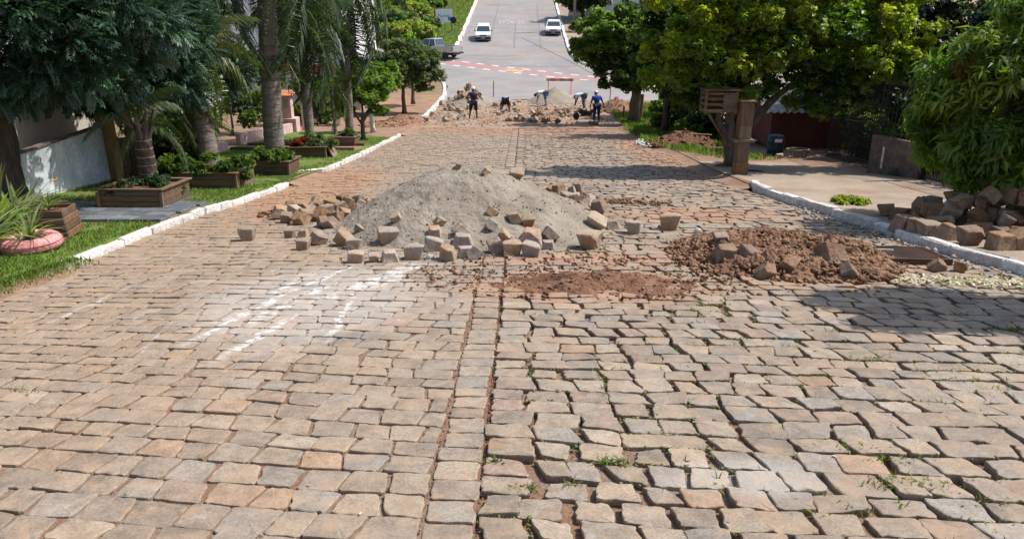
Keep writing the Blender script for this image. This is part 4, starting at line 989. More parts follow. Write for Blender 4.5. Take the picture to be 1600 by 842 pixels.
# left: big dark glossy trees
tree('broadleaf_tree', 'big dark tree with glossy feathery leaves at the far left by the white wall', 'tree', g(-9.25, 13.3, .09),
     [([(0, 0, 0), (.0, .05, 1.2), (-.05, .2, 2.4), (0, .3, 3.6)], [.30, .25, .21, .14]), ([(-.2, .1, 1.4), (.8, -.3, 2.3), (1.9, -.4, 3.0)], [.13, .09, .04]), ([(-.3, .1, 1.9), (-1.2, -.3, 2.8)], [.12, .05])],
     [((.6, -.2, 3.0), (1.6, 1.5, 1.0)), ((1.5, .3, 2.6), (1.1, 1.1, .7)), ((-1.1, -.5, 3.0), (1.3, 1.3, .9)), ((-1.9, -.6, 2.7), (.9, 1.0, .5)), ((.3, .2, 2.35), (1.0, 1.1, .42)), ((.5, .2, 4.1), (1.9, 1.7, 1.0)), ((2.3, .9, 3.4), (1.0, 1.1, .8)), ((-.4, -1.2, 3.6), (1.5, 1.1, 1.0)), ((-1.2, .6, 2.1), (.8, .9, .35))],
     9500, 'pinnate', DK, 'glossleaf', 'barkdark', sub=34, subr=.30, droop=.1, out=.8, shell=.55, size=.6)
tree('broadleaf_tree', 'dark glossy tree behind the first planter box with its trunk beside the young palm', 'tree', g(-8.75, 17.2, .09),
     [([(0, 0, 0), (-.05, .1, 1.3), (.1, .3, 2.6)], [.22, .19, .12]), ([(0, .1, 1.4), (.8, .1, 2.3), (1.4, .1, 2.9)], [.1, .06, .03]), ([(0, .1, 1.5), (-.8, -.2, 2.4)], [.1, .04])],
     [((.1, -.1, 2.9), (1.2, 1.2, .95)), ((.9, -.1, 2.35), (.8, .8, .55)), ((-.8, -.3, 2.6), (1.2, 1.1, .8)), ((.0, -.4, 2.1), (.9, .8, .45)), ((.3, .4, 3.9), (1.4, 1.4, .9)), ((1.0, .2, 3.2), (.8, .8, .6))],
     7000, 'pinnate', DK, 'glossleaf', 'barkdark', sub=30, subr=.32, droop=.1, out=.8, shell=.55, size=.6)
tree('broadleaf_tree', 'dark glossy tree between the two thick palm trunks', 'tree', g(-9.9, 22.6, .09),
     [([(0, 0, 0), (.1, .1, 1.6), (.2, .1, 3.0)], [.24, .2, .12])],
     [((.4, -.2, 3.3), (1.3, 1.3, 1.1)), ((1.2, -.4, 2.5), (.9, .9, .7)), ((-.9, 0, 3.0), (1.3, 1.2, 1.0)), ((.2, 0, 4.6), (1.6, 1.5, 1.1))],
     5000, 'pinnate', DK, 'glossleaf', 'barkdark', sub=24, subr=.34, droop=.1, size=.65)

# palms
def frond_mesh(L, nl, ll, droop, wd=.045, seed=0, col=((.055, .085, .02), (.08, .115, .028), (.04, .065, .02))):
    r = random.Random(seed); V = []; F = []; c = []
    def rp(t): return Vector((L*(t - .18*t*t*droop), 0, L*(.35*t - (.62*droop)*t*t)))
    mb = MB(); mb.tube([rp(t/8) for t in range(9)], [.028*(1-.8*t/8)+.004 for t in range(9)], 5)
    mb.c = [(.13, .15, .05)]*len(mb.v)
    for i in range(nl):
        t = .14+.86*i/nl; p = rp(t)
        for s in (-1, 1):
            l = ll*(.55+.9*math.sin(math.pi*min(1, t*.9+.05)))*.75*r.uniform(.8, 1.15); a = r.uniform(.55, 1.0); hang = r.uniform(.55, 1.15)
            d = Vector((math.cos(a)*.7, s*math.sin(a), r.uniform(-.1, .35))); m_ = p + d*l*.4; e = m_ + Vector((d.x*.35, d.y*.35, -hang))*l*.6
            w_ = Vector((wd*.5, 0, 0)); cc = [x*r.uniform(.8, 1.3) for x in r.choice(col)]
            mb.add([p-w_*.6, p+w_*.6, m_+w_, e, m_-w_], [(0, 1, 2, 4), (4, 2, 3)], tuple(cc))
    return mb.mesh('frond', M['glossleaf'])
FR = [frond_mesh(2.4, 60, .85, d, seed=i) for i, d in enumerate((.8, 1.1, 1.45, 1.9))]
FY = [frond_mesh(1.8, 56, .62, d, .034, seed=i+9, col=((.12, .16, .03), (.15, .18, .045), (.09, .13, .03))) for i, d in enumerate((1.0, 1.5, 2.0))]
def palm(base, h, r0, r1, lean, n, label, size=1, lib=FR, boot=True, droopy=0, group='feather palms planted along the left verge', bark='palmbark', tops=(0, .6), segs=18, a0=0):
    root = empty('palm_tree', base, 0, label, 'palm tree', group)
    mb = MB(); P = []; rr = []
    for i in range(segs+1):
        t = i/segs; P.append(Vector((lean[0]*t, lean[1]*t, h*t))); rr.append(lerp(r0, r1, t)*(1+.035*(i % 2))*(1.15 if i == 0 else 1))
    mb.tube(P, rr, 14, jit=.015); mb.build('trunk', M[bark], root, smooth_=True)
    # leaf scar rings
    mb = MB()
    for i in range(int(h/.16)):
        t = (i*.16+.1)/h
        if t < .97: r_ = lerp(r0, r1, t)*1.045; mb.tube([Vector((lean[0]*t, lean[1]*t, h*t-.012)), Vector((lean[0]*t, lean[1]*t, h*t+.012))], r_, 14)
    mb.build('leaf_scars', M['palmbark'], root)
    if boot:
        mb = MB(); top = P[-1]
        for k in range(10):
            a = 2*math.pi*k/10; o = Vector((math.cos(a), math.sin(a), 0)); mb.tube([top+o*r1*.6-Vector((0, 0, .35)), top+o*r1*1.5, top+o*r1*2.2+Vector((0, 0, .3))], [r1*.35, r1*.3, .03], 5)
        mb.build('leaf_bases', M['bark'], root)
    for k in range(n):
        a = a0+k*2.39996; t = k/max(1, n-1); f = lib[min(len(lib)-1, int(t*len(lib)))]
        o = link('frond', f, root, P[-1]+Vector((0, 0, .15-.25*t)), (rng.uniform(-.2, .2), lerp(-.75, .5+droopy, t), a), (size*rng.uniform(.85, 1.1),)*3)
    return root
palm(g(-7.7, 18.5, .09), 2.75, .24, .20, (-.1, .1), 18, 'thick grey palm trunk in the shrubby second planter with yellowish hanging fronds', 1.0, FY, droopy=.55, a0=.4)
palm(g(-6.85, 20.8, .09), 5.3, .27, .22, (.28, .0), 15, 'thickest palm trunk, ringed and dark, rising out of the third planter box', 1.1, FR, droopy=.35)
palm(g(-7.1, 25.4, .09), 4.1, .15, .17, (-.0, .0), 24, 'palm with dense dark drooping fronds in the tilted planter with red flowers', .95, FR, droopy=.4, a0=1.0)
palm(g(-6.5, 28.6, .09), 5.3, .16, .13, (.1, .2), 20, 'tall slim palm behind the fifth planter with long drooping fronds', 1.2, FR, droopy=.5, a0=2)
palm(g(-7.3, 14.6, .2), 1.35, .17, .15, (-.05, .05), 9, 'young stubby palm with old leaf bases in the first planter box', .45, FR, droopy=-.5, bark='barkdark', a0=.3)
palm(g(-6.85, 27.9, .3), 1.65, .06, .05, (-.06, .1), 12, 'young feathery bright palm with a thin pale trunk in the fifth planter', .62, FY, boot=False, droopy=.2)
# left small trees
tree('small_tree', 'small bright green tree with a forked trunk on the lawn before the earth mound', 'tree', g(-6.25, 29.75, .09), [([(0, 0, 0), (0, 0, .55), (.05, 0, .9)], [.09, .08, .06]), ([(0, 0, .6), (-.45, 0, 1.25)], [.05, .03]), ([(0, 0, .6), (.4, .1, 1.3)], [.05, .03])],
     [((0, 0, 1.75), (.9, .8, .65)), ((.65, .1, 1.5), (.65, .6, .5)), ((-.55, -.1, 1.5), (.6, .6, .5)), ((.1, 0, 2.35), (.7, .7, .5)), ((.9, .3, 2.0), (.5, .5, .45))], 2600, 'broadfine', BG, sub=16)
tree('small_tree', 'small yellow-green tree with a limewashed trunk left of the earth mound', 'tree', g(-6.6, 33.6, .09), [([(0, 0, 0), (0, 0, .8), (0, 0, 1.3)], [.1, .09, .06])],
     [((0, 0, 2.1), (1.1, 1, .8)), ((.7, 0, 2.5), (.8, .8, .6)), ((-.6, 0, 2.6), (.9, .8, .6))], 2200, 'broadfine', BG, bark='barkwhite', sub=16)
tree('small_tree', 'bushy olive-green tree with drooping foliage on the left verge beyond the mound', 'tree', at(632, 178, .09), [([(0, 0, 0), (0, 0, 1.0), (0, 0, 1.7)], [.13, .11, .08])],
     [((0, 0, 2.6), (1.7, 1.6, 1.2)), ((1.1, .1, 2.1), (1.1, 1.1, .9)), ((-1.1, 0, 2.2), (1.1, 1.1, .9)), ((.3, 0, 3.6), (1.3, 1.2, .9)), ((1.3, .2, 3.0), (1.0, 1, .8)), ((-.9, .2, 3.3), (1.1, 1, .8)), ((1.8, .4, 2.4), (.7, .7, .6))], 5600, 'broadfine', GG, sub=26, size=1.35, droop=.4)
tree('small_tree', 'second olive-green tree half hidden behind the bushy one', 'tree', at(652, 172, .09)+Vector((-.6, 2.5, 0)), [([(0, 0, 0), (0, 0, 1.2), (0, 0, 2.0)], [.12, .1, .08])],
     [((0, 0, 2.7), (1.4, 1.4, 1.2)), ((-.6, 0, 3.3), (1.2, 1.2, .9))], 2200, 'broadfine', GG, sub=20, size=1.5, droop=.4)
# shrubs behind the wall line on the left
def shrub(name, label, base, blobs, count, tpl, cols, cat='shrub', lm='leaf', group=None, **k):
    hh = max(b[0][2] for b in blobs)
    return tree(name, label, cat, base, [([(0, 0, 0), (.03*hh, 0, .4*hh), (0, .03, .8*hh)], [.05*min(1, hh), .04*min(1, hh), .015*min(1, hh)])], blobs, count, tpl, cols, lm, group=group, **k)
shrub('shrub', 'dark leafy shrub with pink flowers left of the second planter box', g(-9.2, 19.6, .09), [((0, 0, .9), (.8, .8, .75)), ((.5, -.2, .6), (.6, .6, .5)), ((-.3, 0, 1.6), (.7, .7, .6))], 1700, 'broadfine', MG, sub=14)
shrub('shrub', 'sunlit green shrub behind the low pink wall', g(-11.6, 26.0, .09), [((0, 0, 1.1), (1.3, 1.3, 1.0)), ((.6, .5, 2.0), (1.1, 1.1, .9))], 1700, 'broad', BG, sub=14)
shrub('shrub', 'tall green shrub behind the pink gate pillar', g(-12.2, 32.0, .09), [((0, 0, 1.3), (1.5, 1.6, 1.3)), ((.8, 1.5, 2.2), (1.3, 1.3, 1.0))], 1700, 'broad', MG, sub=14)
shrub('shrub', 'broad dark shrub between the gate pillar and the white building', g(-11.6, 38.5, .09), [((0, 0, 1.2), (1.9, 1.8, 1.2)), ((2.0, 0, .8), (1.1, 1.1, .8))], 1500, 'broad', MG, sub=14)
tree('background_tree', 'dark tree filling the gap above the low pink wall', 'tree', g(-13.5, 27.5, .09), [([(0, 0, 0), (0, 0, 2), (0, 0, 3)], [.2, .16, .1])], [((0, 0, 3.4), (2.4, 2.2, 1.6)), ((1.2, -1, 2.6), (1.4, 1.4, 1.1)), ((1.0, 1, 4.6), (2, 2, 1.4))], 3000, 'broad', MG, sub=20, size=1.5)
tree('background_tree', 'dark tree behind the beige house wall at far left', 'tree', g(-12.5, 20.5, .09), [([(0, 0, 0), (0, 0, 2), (0, 0, 3)], [.2, .16, .1])], [((0, 0, 3.4), (2.2, 2.2, 1.6)), ((.8, -.5, 2.2), (1.3, 1.3, 1.0)), ((.5, 0, 4.8), (2, 2, 1.3))], 2600, 'pinnate', DK, sub=20, size=1.2)
tree('background_tree', 'green tree beside the white building behind the palms', 'tree', g(-11.0, 44.5, .09), [([(0, 0, 0), (0, 0, 1.6), (0, 0, 2.6)], [.2, .16, .1])], [((1.8, 0, 1.8), (1.5, 1.5, 1.1)), ((0, 0, 1.3), (1.5, 1.5, .9))], 1400, 'broad', MG, sub=20, size=1.5)

# hillside shrubs and trees beyond the side street
for i, (x, y, r_, h_, pal, lb) in enumerate(((-11.5, 80.5, 2.6, 2.1, BG, 'feathery green bush on the bank behind the silver pickup'), (-14.5, 83, 3.2, 3.0, GG, 'wide grey-green bush left of the pickup'), (-13, 90, 3.0, 2.6, BG, 'bright bush on the hillside above the pickup'), (-17, 92, 3.5, 3.4, MG, 'dark bush beside the red roofed house'),
        (-10.8, 87.5, 1.6, 1.6, GG, 'low grey-green bush beside the white billboard'), (-19, 84, 3.5, 3.2, GG, 'grey-green bush far left on the bank'), (-23, 90, 4, 4, MG, 'dark green bush mass at the far left of the bank'), (-13.5, 100, 2.6, 2.4, MG, 'dark bush higher on the hillside'), (-18, 106, 3.2, 3.2, BG, 'light bush high on the hillside'), (-11.5, 107, 1.3, 1.2, MG, 'small dark bush near the uphill kerb'))):
    shrub('hillside_bush', lb, g(x, y, .1), [((0, 0, h_*.45), (r_, r_, h_*.5)), ((r_*.4, .2, h_*.7), (r_*.6, r_*.6, h_*.35)), ((-r_*.5, 0, h_*.6), (r_*.6, r_*.6, h_*.35))], 1700, 'broadfine', [tuple(min(.26, c*1.5) for c in q) for q in pal], sub=26, size=3.2)
for i, (x, y, h_, lb) in enumerate(((-11.8, 116, 7, 'dark hillside tree with a thick trunk left of the uphill road'), (-17, 118, 8, 'broad dark tree on the hilltop at the left'), (-24, 116, 8, 'wide dark tree farther left on the hilltop'), (-30, 105, 8, 'dark tree at the left end of the hillside'), (-14, 130, 8, 'tree behind the hillside trees'))):
    tree('hillside_tree', lb, 'tree', g(x, y, .1), [([(0, 0, 0), (0, 0, 2.5), (0, 0, 4)], [.35, .3, .2])], [((0, 0, h_*.65), (3.2, 3.2, 2.2)), ((1.5, 0, h_*.5), (2, 2, 1.2)), ((-1.8, 0, h_*.55), (2.2, 2.2, 1.4))], 1500, 'far', VD+MG, bark='barkdark', sub=22, size=1.2)

# right side trees
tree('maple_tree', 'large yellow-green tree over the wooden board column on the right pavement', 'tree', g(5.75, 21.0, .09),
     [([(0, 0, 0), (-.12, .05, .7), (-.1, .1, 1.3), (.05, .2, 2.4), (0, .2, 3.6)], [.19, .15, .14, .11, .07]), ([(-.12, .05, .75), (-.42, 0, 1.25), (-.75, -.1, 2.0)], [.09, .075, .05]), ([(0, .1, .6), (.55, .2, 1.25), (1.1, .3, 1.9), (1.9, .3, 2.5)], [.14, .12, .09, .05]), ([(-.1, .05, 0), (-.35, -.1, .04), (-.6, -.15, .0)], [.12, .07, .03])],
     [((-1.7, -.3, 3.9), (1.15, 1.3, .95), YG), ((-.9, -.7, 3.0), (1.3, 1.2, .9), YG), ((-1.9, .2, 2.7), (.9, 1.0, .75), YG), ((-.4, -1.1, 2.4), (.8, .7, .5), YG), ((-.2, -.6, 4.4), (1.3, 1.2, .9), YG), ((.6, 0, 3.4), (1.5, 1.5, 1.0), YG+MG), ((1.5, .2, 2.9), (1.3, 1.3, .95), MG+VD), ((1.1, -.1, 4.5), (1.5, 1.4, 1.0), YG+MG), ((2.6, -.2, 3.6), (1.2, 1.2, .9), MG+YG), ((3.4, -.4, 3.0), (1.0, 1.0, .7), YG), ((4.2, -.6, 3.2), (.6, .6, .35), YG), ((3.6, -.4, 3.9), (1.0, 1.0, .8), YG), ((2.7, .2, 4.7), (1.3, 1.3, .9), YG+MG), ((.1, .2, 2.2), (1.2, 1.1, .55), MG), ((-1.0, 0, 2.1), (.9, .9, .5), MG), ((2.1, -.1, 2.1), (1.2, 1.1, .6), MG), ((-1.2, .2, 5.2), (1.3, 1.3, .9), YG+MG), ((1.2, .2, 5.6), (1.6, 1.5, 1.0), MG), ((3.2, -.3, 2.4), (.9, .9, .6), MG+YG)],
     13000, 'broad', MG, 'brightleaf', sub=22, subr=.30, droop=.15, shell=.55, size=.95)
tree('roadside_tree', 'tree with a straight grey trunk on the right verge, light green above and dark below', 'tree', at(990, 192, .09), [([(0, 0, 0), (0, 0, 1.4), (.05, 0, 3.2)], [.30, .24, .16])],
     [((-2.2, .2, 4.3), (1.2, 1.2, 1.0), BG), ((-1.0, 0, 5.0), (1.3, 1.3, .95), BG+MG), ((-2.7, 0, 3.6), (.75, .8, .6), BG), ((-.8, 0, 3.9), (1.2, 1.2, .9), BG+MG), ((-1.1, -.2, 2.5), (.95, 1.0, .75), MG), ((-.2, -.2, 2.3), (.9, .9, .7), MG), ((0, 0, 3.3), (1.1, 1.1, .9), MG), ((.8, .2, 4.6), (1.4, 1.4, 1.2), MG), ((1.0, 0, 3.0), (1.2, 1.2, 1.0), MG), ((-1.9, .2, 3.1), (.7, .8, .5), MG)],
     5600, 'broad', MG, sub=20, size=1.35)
tree('understory_tree', 'dark slender tree between the grey trunk and the big yellow-green tree', 'tree', g(6.1, 33.5, .09), [([(0, 0, 0), (.1, 0, 1.5), (.1, 0, 2.8)], [.16, .13, .1])],
     [((0, 0, 2.8), (1.4, 1.4, 1.1)), ((.9, -.5, 2.0), (1.2, 1.2, .8)), ((.2, 0, 4.2), (1.7, 1.6, 1.2)), ((2.0, -.5, 3.0), (1.5, 1.4, 1.2))], 3600, 'broad', VD+MG, bark='barkdark', sub=20, size=1.3)
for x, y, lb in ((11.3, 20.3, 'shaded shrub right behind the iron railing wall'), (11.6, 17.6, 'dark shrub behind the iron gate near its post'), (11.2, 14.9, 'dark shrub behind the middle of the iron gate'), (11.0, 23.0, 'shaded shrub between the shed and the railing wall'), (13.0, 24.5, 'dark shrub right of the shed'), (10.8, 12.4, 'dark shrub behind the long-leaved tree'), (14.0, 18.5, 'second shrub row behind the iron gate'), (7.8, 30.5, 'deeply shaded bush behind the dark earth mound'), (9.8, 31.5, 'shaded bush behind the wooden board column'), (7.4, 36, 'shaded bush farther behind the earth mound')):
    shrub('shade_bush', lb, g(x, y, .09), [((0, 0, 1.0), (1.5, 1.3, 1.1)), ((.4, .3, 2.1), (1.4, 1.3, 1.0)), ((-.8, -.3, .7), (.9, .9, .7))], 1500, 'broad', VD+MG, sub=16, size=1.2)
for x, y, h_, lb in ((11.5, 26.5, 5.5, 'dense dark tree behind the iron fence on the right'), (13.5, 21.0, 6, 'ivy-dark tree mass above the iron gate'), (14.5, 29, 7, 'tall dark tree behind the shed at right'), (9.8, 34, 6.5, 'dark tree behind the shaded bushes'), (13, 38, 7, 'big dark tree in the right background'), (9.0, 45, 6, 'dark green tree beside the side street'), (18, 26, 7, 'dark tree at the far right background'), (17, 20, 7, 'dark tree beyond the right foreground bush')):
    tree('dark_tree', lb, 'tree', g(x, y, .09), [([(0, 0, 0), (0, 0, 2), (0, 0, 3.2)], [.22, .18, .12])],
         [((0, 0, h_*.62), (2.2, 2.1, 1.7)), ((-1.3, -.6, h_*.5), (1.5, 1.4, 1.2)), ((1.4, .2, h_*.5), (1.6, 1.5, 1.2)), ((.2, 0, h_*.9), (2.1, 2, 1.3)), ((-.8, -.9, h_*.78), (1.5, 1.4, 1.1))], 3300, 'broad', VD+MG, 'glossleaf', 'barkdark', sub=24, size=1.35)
# foreground bush on the right with long leaves
LB = [(.13, .20, .03), (.16, .23, .04), (.09, .15, .025), (.20, .25, .045)]; OR = [(.30, .14, .05), (.26, .17, .06), (.16, .17, .04)]
tree('long_leaved_tree', 'leafy green tree with long leaves and orange young shoots at the right edge', 'tree', g(8.0, 12.9, .09), [([(0, 0, 0), (0, .1, .9), (.1, .1, 2.2)], [.14, .12, .08]), ([(0, .1, .6), (-.5, -.1, 1.4)], [.06, .03])],
     [((-.1, -.1, 2.1), (1.25, 1.1, 1.0)), ((-1.0, -.1, 1.55), (.6, .7, .55), LB), ((-.7, -.3, 2.55), (.6, .7, .5), LB+OR), ((.6, -.4, 1.3), (1.1, .9, .8)), ((-.5, -.2, 1.0), (.7, .7, .4)), ((.0, -.9, 1.25), (.9, .6, .5)), ((-.6, -.6, 1.35), (.6, .5, .45), LB), ((.2, -.1, 3.2), (1.15, 1.0, .75)), ((.9, -.2, 2.6), (1.1, 1, .9)), ((-1.25, .05, 2.0), (.35, .35, .28), LB), ((1.3, -.6, 3.4), (1, 1, .8)), ((-.95, -.35, 2.85), (.4, .35, .3), LB+LB+OR)],
     4200, 'lance', LB, 'brightleaf', sub=24, subr=.30, droop=.45, size=.85)
tree('long_leaved_tree', 'long-leaved tree just outside the frame that shades the cobbles at right', 'tree', g(8.1, 7.7, .09), [([(0, 0, 0), (0, 0, 1.6), (.1, 0, 2.8)], [.16, .13, .08])],
     [((-.6, 0, 3.3), (1.3, 1.0, .7)), ((.6, .4, 2.8), (1.2, 1.0, .8)), ((-1.5, .3, 3.6), (.9, .7, .5)), ((.3, -.9, 3.1), (1.2, .7, .6)), ((-1.0, .7, 4.0), (1.0, .7, .5))], 4200, 'lance', LB, sub=22, subr=.32, droop=.4, size=1.0)
# small weed clump on the pavement
q = at(1322, 318, .098)
shrub('weed_clump', 'low green weed clump growing alone on the right pavement', q, [((0, 0, .03), (.40, .26, .05)), ((.2, 0, .03), (.28, .2, .04))], 380, 'small', BG+YG, cat='weed', tip=False)
# far trees and things on the right of the uphill road
tree('round_tree', 'round dark green tree behind the white car on the uphill road', 'tree', g(7.0, 97, .1), [([(0, 0, 0), (0, 0, 1.5), (0, 0, 2.5)], [.25, .2, .15])], [((0, 0, 3.4), (3.0, 3.0, 2.4)), ((-1, 0, 2.6), (2, 2, 1.5)), ((1.2, 0, 2.6), (2.2, 2, 1.5))], 2800, 'far', MG+VD, bark='barkdark', sub=30, size=.9)
shrub('low_hedge', 'low green hedge behind the right-hand white car', g(5.9, 88.5, .1), [((0, 0, .5), (1.0, 1.4, .55)), ((1.3, 0, .5), (1.0, 1.2, .5))], 500, 'broad', MG, sub=14, size=1.6)
tree('round_tree', 'green tree behind the pale blue house', 'tree', g(12.5, 108, .1), [([(0, 0, 0), (0, 0, 1.5), (0, 0, 2.5)], [.25, .2, .15])], [((0, 0, 4), (3.2, 3.0, 2.6))], 1500, 'far', MG, sub=24)
for x, y, lb in ((16, 88, 'leafy tree right of the pale blue house'), (20, 76, 'leafy tree across the side street at right'), (14, 78, 'bushy tree on the far corner pavement'), (22, 95, 'tree behind the far corner at right'), (10.5, 125, 'hilltop tree right of the uphill road'), (18, 120, 'second hilltop tree at right')):
    tree('far_tree', lb, 'tree', g(x, y, .1), [([(0, 0, 0), (0, 0, 1.5), (0, 0, 2.5)], [.25, .2, .15])], [((0, 0, 3.6), (2.8, 2.8, 2.3)), ((1, 0, 2.4), (2.4, 2, 1.5))], 1300, 'far', MG, sub=24)
tag(link('corner_grass', tintmesh('corner_grass', *blades([(rng.gauss(8.2, .7), rng.gauss(70.3, .3), prof(70)+.06) for _ in range(900)], .1, .3, .03, GREEN), M['blade'])), 'tuft of grass on the far pavement corner', 'grass', kind='stuff')

# ------------------------------------------------------------------ planter boxes and their plants
def planter(px, py, wd, dp, h, nb, label, tilt=0, leanboard=False):
    q = at(px, py, .09); x1, y0 = q.x, q.y; root = empty('planter_box', (x1-wd/2, y0+dp/2, prof(y0+dp/2)+.09), 0, label, 'planter box', 'wooden planter boxes on the left verge', rx=math.atan2(prof(y0+dp)-prof(y0), dp)*.6, ry=tilt)
    bh = h/nb; a, b = wd/2, dp/2
    front = MB(); front.box(-a, a, 0, .028, .004, bh-.004, None, .004); fm = front.mesh('board', M['wood'])
    sd_ = MB(); sd_.box(0, .028, -b+.03, b-.03, .004, bh-.004, None, .004); sm = sd_.mesh('board', M['wood'])
    for k in range(nb):
        for y in (-b, b-.028): link('board', fm, root, (rng.gauss(0, .004), y, k*bh-.04))
        for x in (-a, a-.028): link('board', sm, root, (x, 0, k*bh-.04))
    cp = MB(); cp.box(-a-.05, a+.05, -.05, .05, 0, .03, None, .005); cm = cp.mesh('cap_board', M['wood'])
    for y in (-b, b): link('cap_board', cm, root, (0, y, h-.038))
    cp = MB(); cp.box(-.05, .05, -b+.052, b-.052, 0, .03, None, .005); cm = cp.mesh('cap_board', M['wood'])
    for x in (-a, a): link('cap_board', cm, root, (x, 0, h-.038))
    for sx in (-1, 1): mb = MB(); mb.box(-.03, .03, -.035, .0, 0, h-.045, None, .004); mb.build('corner_post', M['woodraw'], root, (sx*(a-.0)-(.0), -b-.001, -.03))
    mb = MB(); mb.box(-a+.03, a-.03, -b+.03, b-.03, 0, h-.08); mb.build('soil', M['soil_dark'], root)
    if leanboard: mb = MB(); mb.box(-.02, .02, -.3, .3, 0, .55, None, .004); o = mb.build('loose_board', M['woodraw'], root, (a+.2, 0, -.04)); o.rotation_euler = (0, -.45, 0)
    return root
b1 = planter(255, 328, 1.15, 1.2, .42, 4, 'first planter box with a young stubby palm, nearest the slate slab path')
b2 = planter(370, 296, 1.25, 1.15, .40, 3, 'second planter box overgrown with dark shrubs round a palm trunk')
b3 = planter(452, 274, .95, .95, .38, 3, 'third planter box with low leafy plants round the thickest palm')
b4 = planter(509, 247, 1.05, .95, .36, 3, 'fourth planter box, tilted, with red flowers and a loose side board', tilt=-.02, leanboard=True)
b5 = planter(554, 229, .8, .9, .36, 2, 'fifth planter box, farthest and smallest, with a thin young palm')
def inbox(b, name, label, blobs, n, tpl, cols, **k): shrub(name, label, b.location + Vector((0, 0, .25)), blobs, n, tpl, cols, cat='plant', tip=False, **k)
inbox(b1, 'bedding_plant', 'tufts of thin dark leaves round the young palm in the first planter', [((-.35, -.3, .1), (.25, .25, .18)), ((.3, .2, .1), (.3, .3, .18)), ((-.1, .3, .1), (.4, .25, .15))], 350, 'small', DK)
inbox(b2, 'bedding_plant', 'dense dark shrubs spilling over the left of the second planter', [((-.75, -.2, .05), (.55, .5, .4)), ((-.2, -.2, .3), (.55, .45, .25)), ((.4, -.1, .25), (.5, .5, .25)), ((-1.1, -.1, -.15), (.35, .35, .3))], 1500, 'small', MG, size=1.1)
inbox(b3, 'bedding_plant', 'low leafy cover filling the third planter', [((0, -.2, .2), (.5, .4, .2)), ((-.3, -.1, .2), (.3, .3, .2)), ((.3, 0, .2), (.3, .3, .18))], 800, 'small', MG)
inbox(b4, 'bedding_plant', 'grey-green leafy plant at the right of the fourth planter', [((.25, -.1, .25), (.3, .3, .25)), ((.55, 0, .2), (.25, .25, .25)), ((0, 0, .25), (.3, .3, .25))], 420, 'small', GG)
inbox(b4, 'red_flowers', 'clump of dark red flowers at the left of the fourth planter', [((-.3, -.2, .2), (.25, .22, .15))], 200, 'small', [(.22, .015, .02), (.3, .03, .03), (.06, .09, .03)])
inbox(b5, 'bedding_plant', 'small grey-green plant in the fifth planter', [((.1, -.1, .2), (.3, .3, .16))], 260, 'small', GG)
# left edge stacked board planter
q = at(72, 376, .09); sp = empty('stacked_planter', (q.x, q.y+.3, q.z), .12, 'small tapered planter of stacked weathered boards behind the pink tyre', 'planter box')
for k in range(4):
    wv = .27-.012*k
    for (x0, x1, y0, y1) in ((-wv, wv, -wv, -wv+.03), (-wv, wv, wv-.03, wv), (-wv, -wv+.03, -wv+.031, wv-.031), (wv-.03, wv, -wv+.031, wv-.031)):
        mb = MB(); mb.box(x0, x1, y0, y1, k*.105+.003, k*.105+.1, None, .006, .002); mb.build('board', M['wood'], sp)
mb = MB(); mb.box(-.22, .22, -.22, .22, .0, .36); mb.build('soil', M['soil_dark'], sp)
mb = MB(); mb.box(-.4, .4, -.4, -.28, -.03, .0); 
q3 = at(68, 384, .09); 
mb = MB(); mb.box(-.34, .34, -.05, .05, 0, .10, None, .008); tag(mb.build('timber_beam', M['wood'], None, (q.x+.05, q.y-.18, q.z-.01), rz=.1), 'weathered timber beam on the ground at the foot of the stacked planter', 'beam')
def strap_leaf(L, wd, bend, seed, cols):
    r = random.Random(seed); mb = MB(); n = 7; V = []; F = []
    for i in range(n+1):
        t = i/n; x = L*math.sin(bend*t)/max(bend, .1); z = L*(math.cos(bend*t)*0 + (1-math.cos(bend*t))*0) + L*t*(1-.5*bend*t); x = L*t*(.25+.6*bend*t); w_ = wd*(1-t**2.2)*.5+.001
        V += [(x, -w_, z), (x, 0, z-w_*.5), (x, w_, z)]
    for i in range(n):
        a = i*3; F += [(a, a+1, a+4, a+3), (a+1, a+2, a+5, a+4)]
    mb.add(V, F, tuple(c*r.uniform(.8, 1.2) for c in r.choice(cols))); return mb.mesh('leaf', M['leaf'])
SP = [(.13, .17, .06), (.18, .22, .09), (.24, .27, .13), (.10, .13, .05)]
SL = [strap_leaf(.5, .035, b, i, SP) for i, b in enumerate((.3, .6, .9, 1.2, .45, .8))]
def rosette(loc, n, size, label, name='spiky_plant', lo=.2):
    root = empty(name, loc, 0, label, 'plant')
    for k in range(n):
        a = k*2.4+rng.uniform(-.3, .3); link('leaf', SL[k % 6], root, (0, 0, 0), (rng.uniform(-.15, .15), rng.uniform(-.1, .5), a), (size*rng.uniform(.7, 1.15),)*3)
q = at(48, 392, .09); tl = Vector((q.x, q.y+.05, q.z))
ty = empty('tyre_planter', tl, 0, 'old car tyre painted pink and used as a planter on the left verge', 'tyre planter')
mb = MB(); prr = []
for i in range(16):
    t = 2*math.pi*i/16; prr.append((.26+.105*math.cos(t), .105+.105*math.sin(t)))
V = []; F = []; n = 56
for k in range(n):
    a = 2*math.pi*k/n
    for i, (r_, z) in enumerate(prr):
        rr_ = r_ + (.006 if (k % 2 and r_ > .33) else 0); V.append((rr_*math.cos(a)*1.04, rr_*math.sin(a)*1.04, z))
for k in range(n):
    for i in range(16): F.append((k*16+i, ((k+1) % n)*16+i, ((k+1) % n)*16+(i+1) % 16, k*16+(i+1) % 16))
mb.add(V, F); mb.build('tyre', M['pinktyre'], ty, smooth_=False)
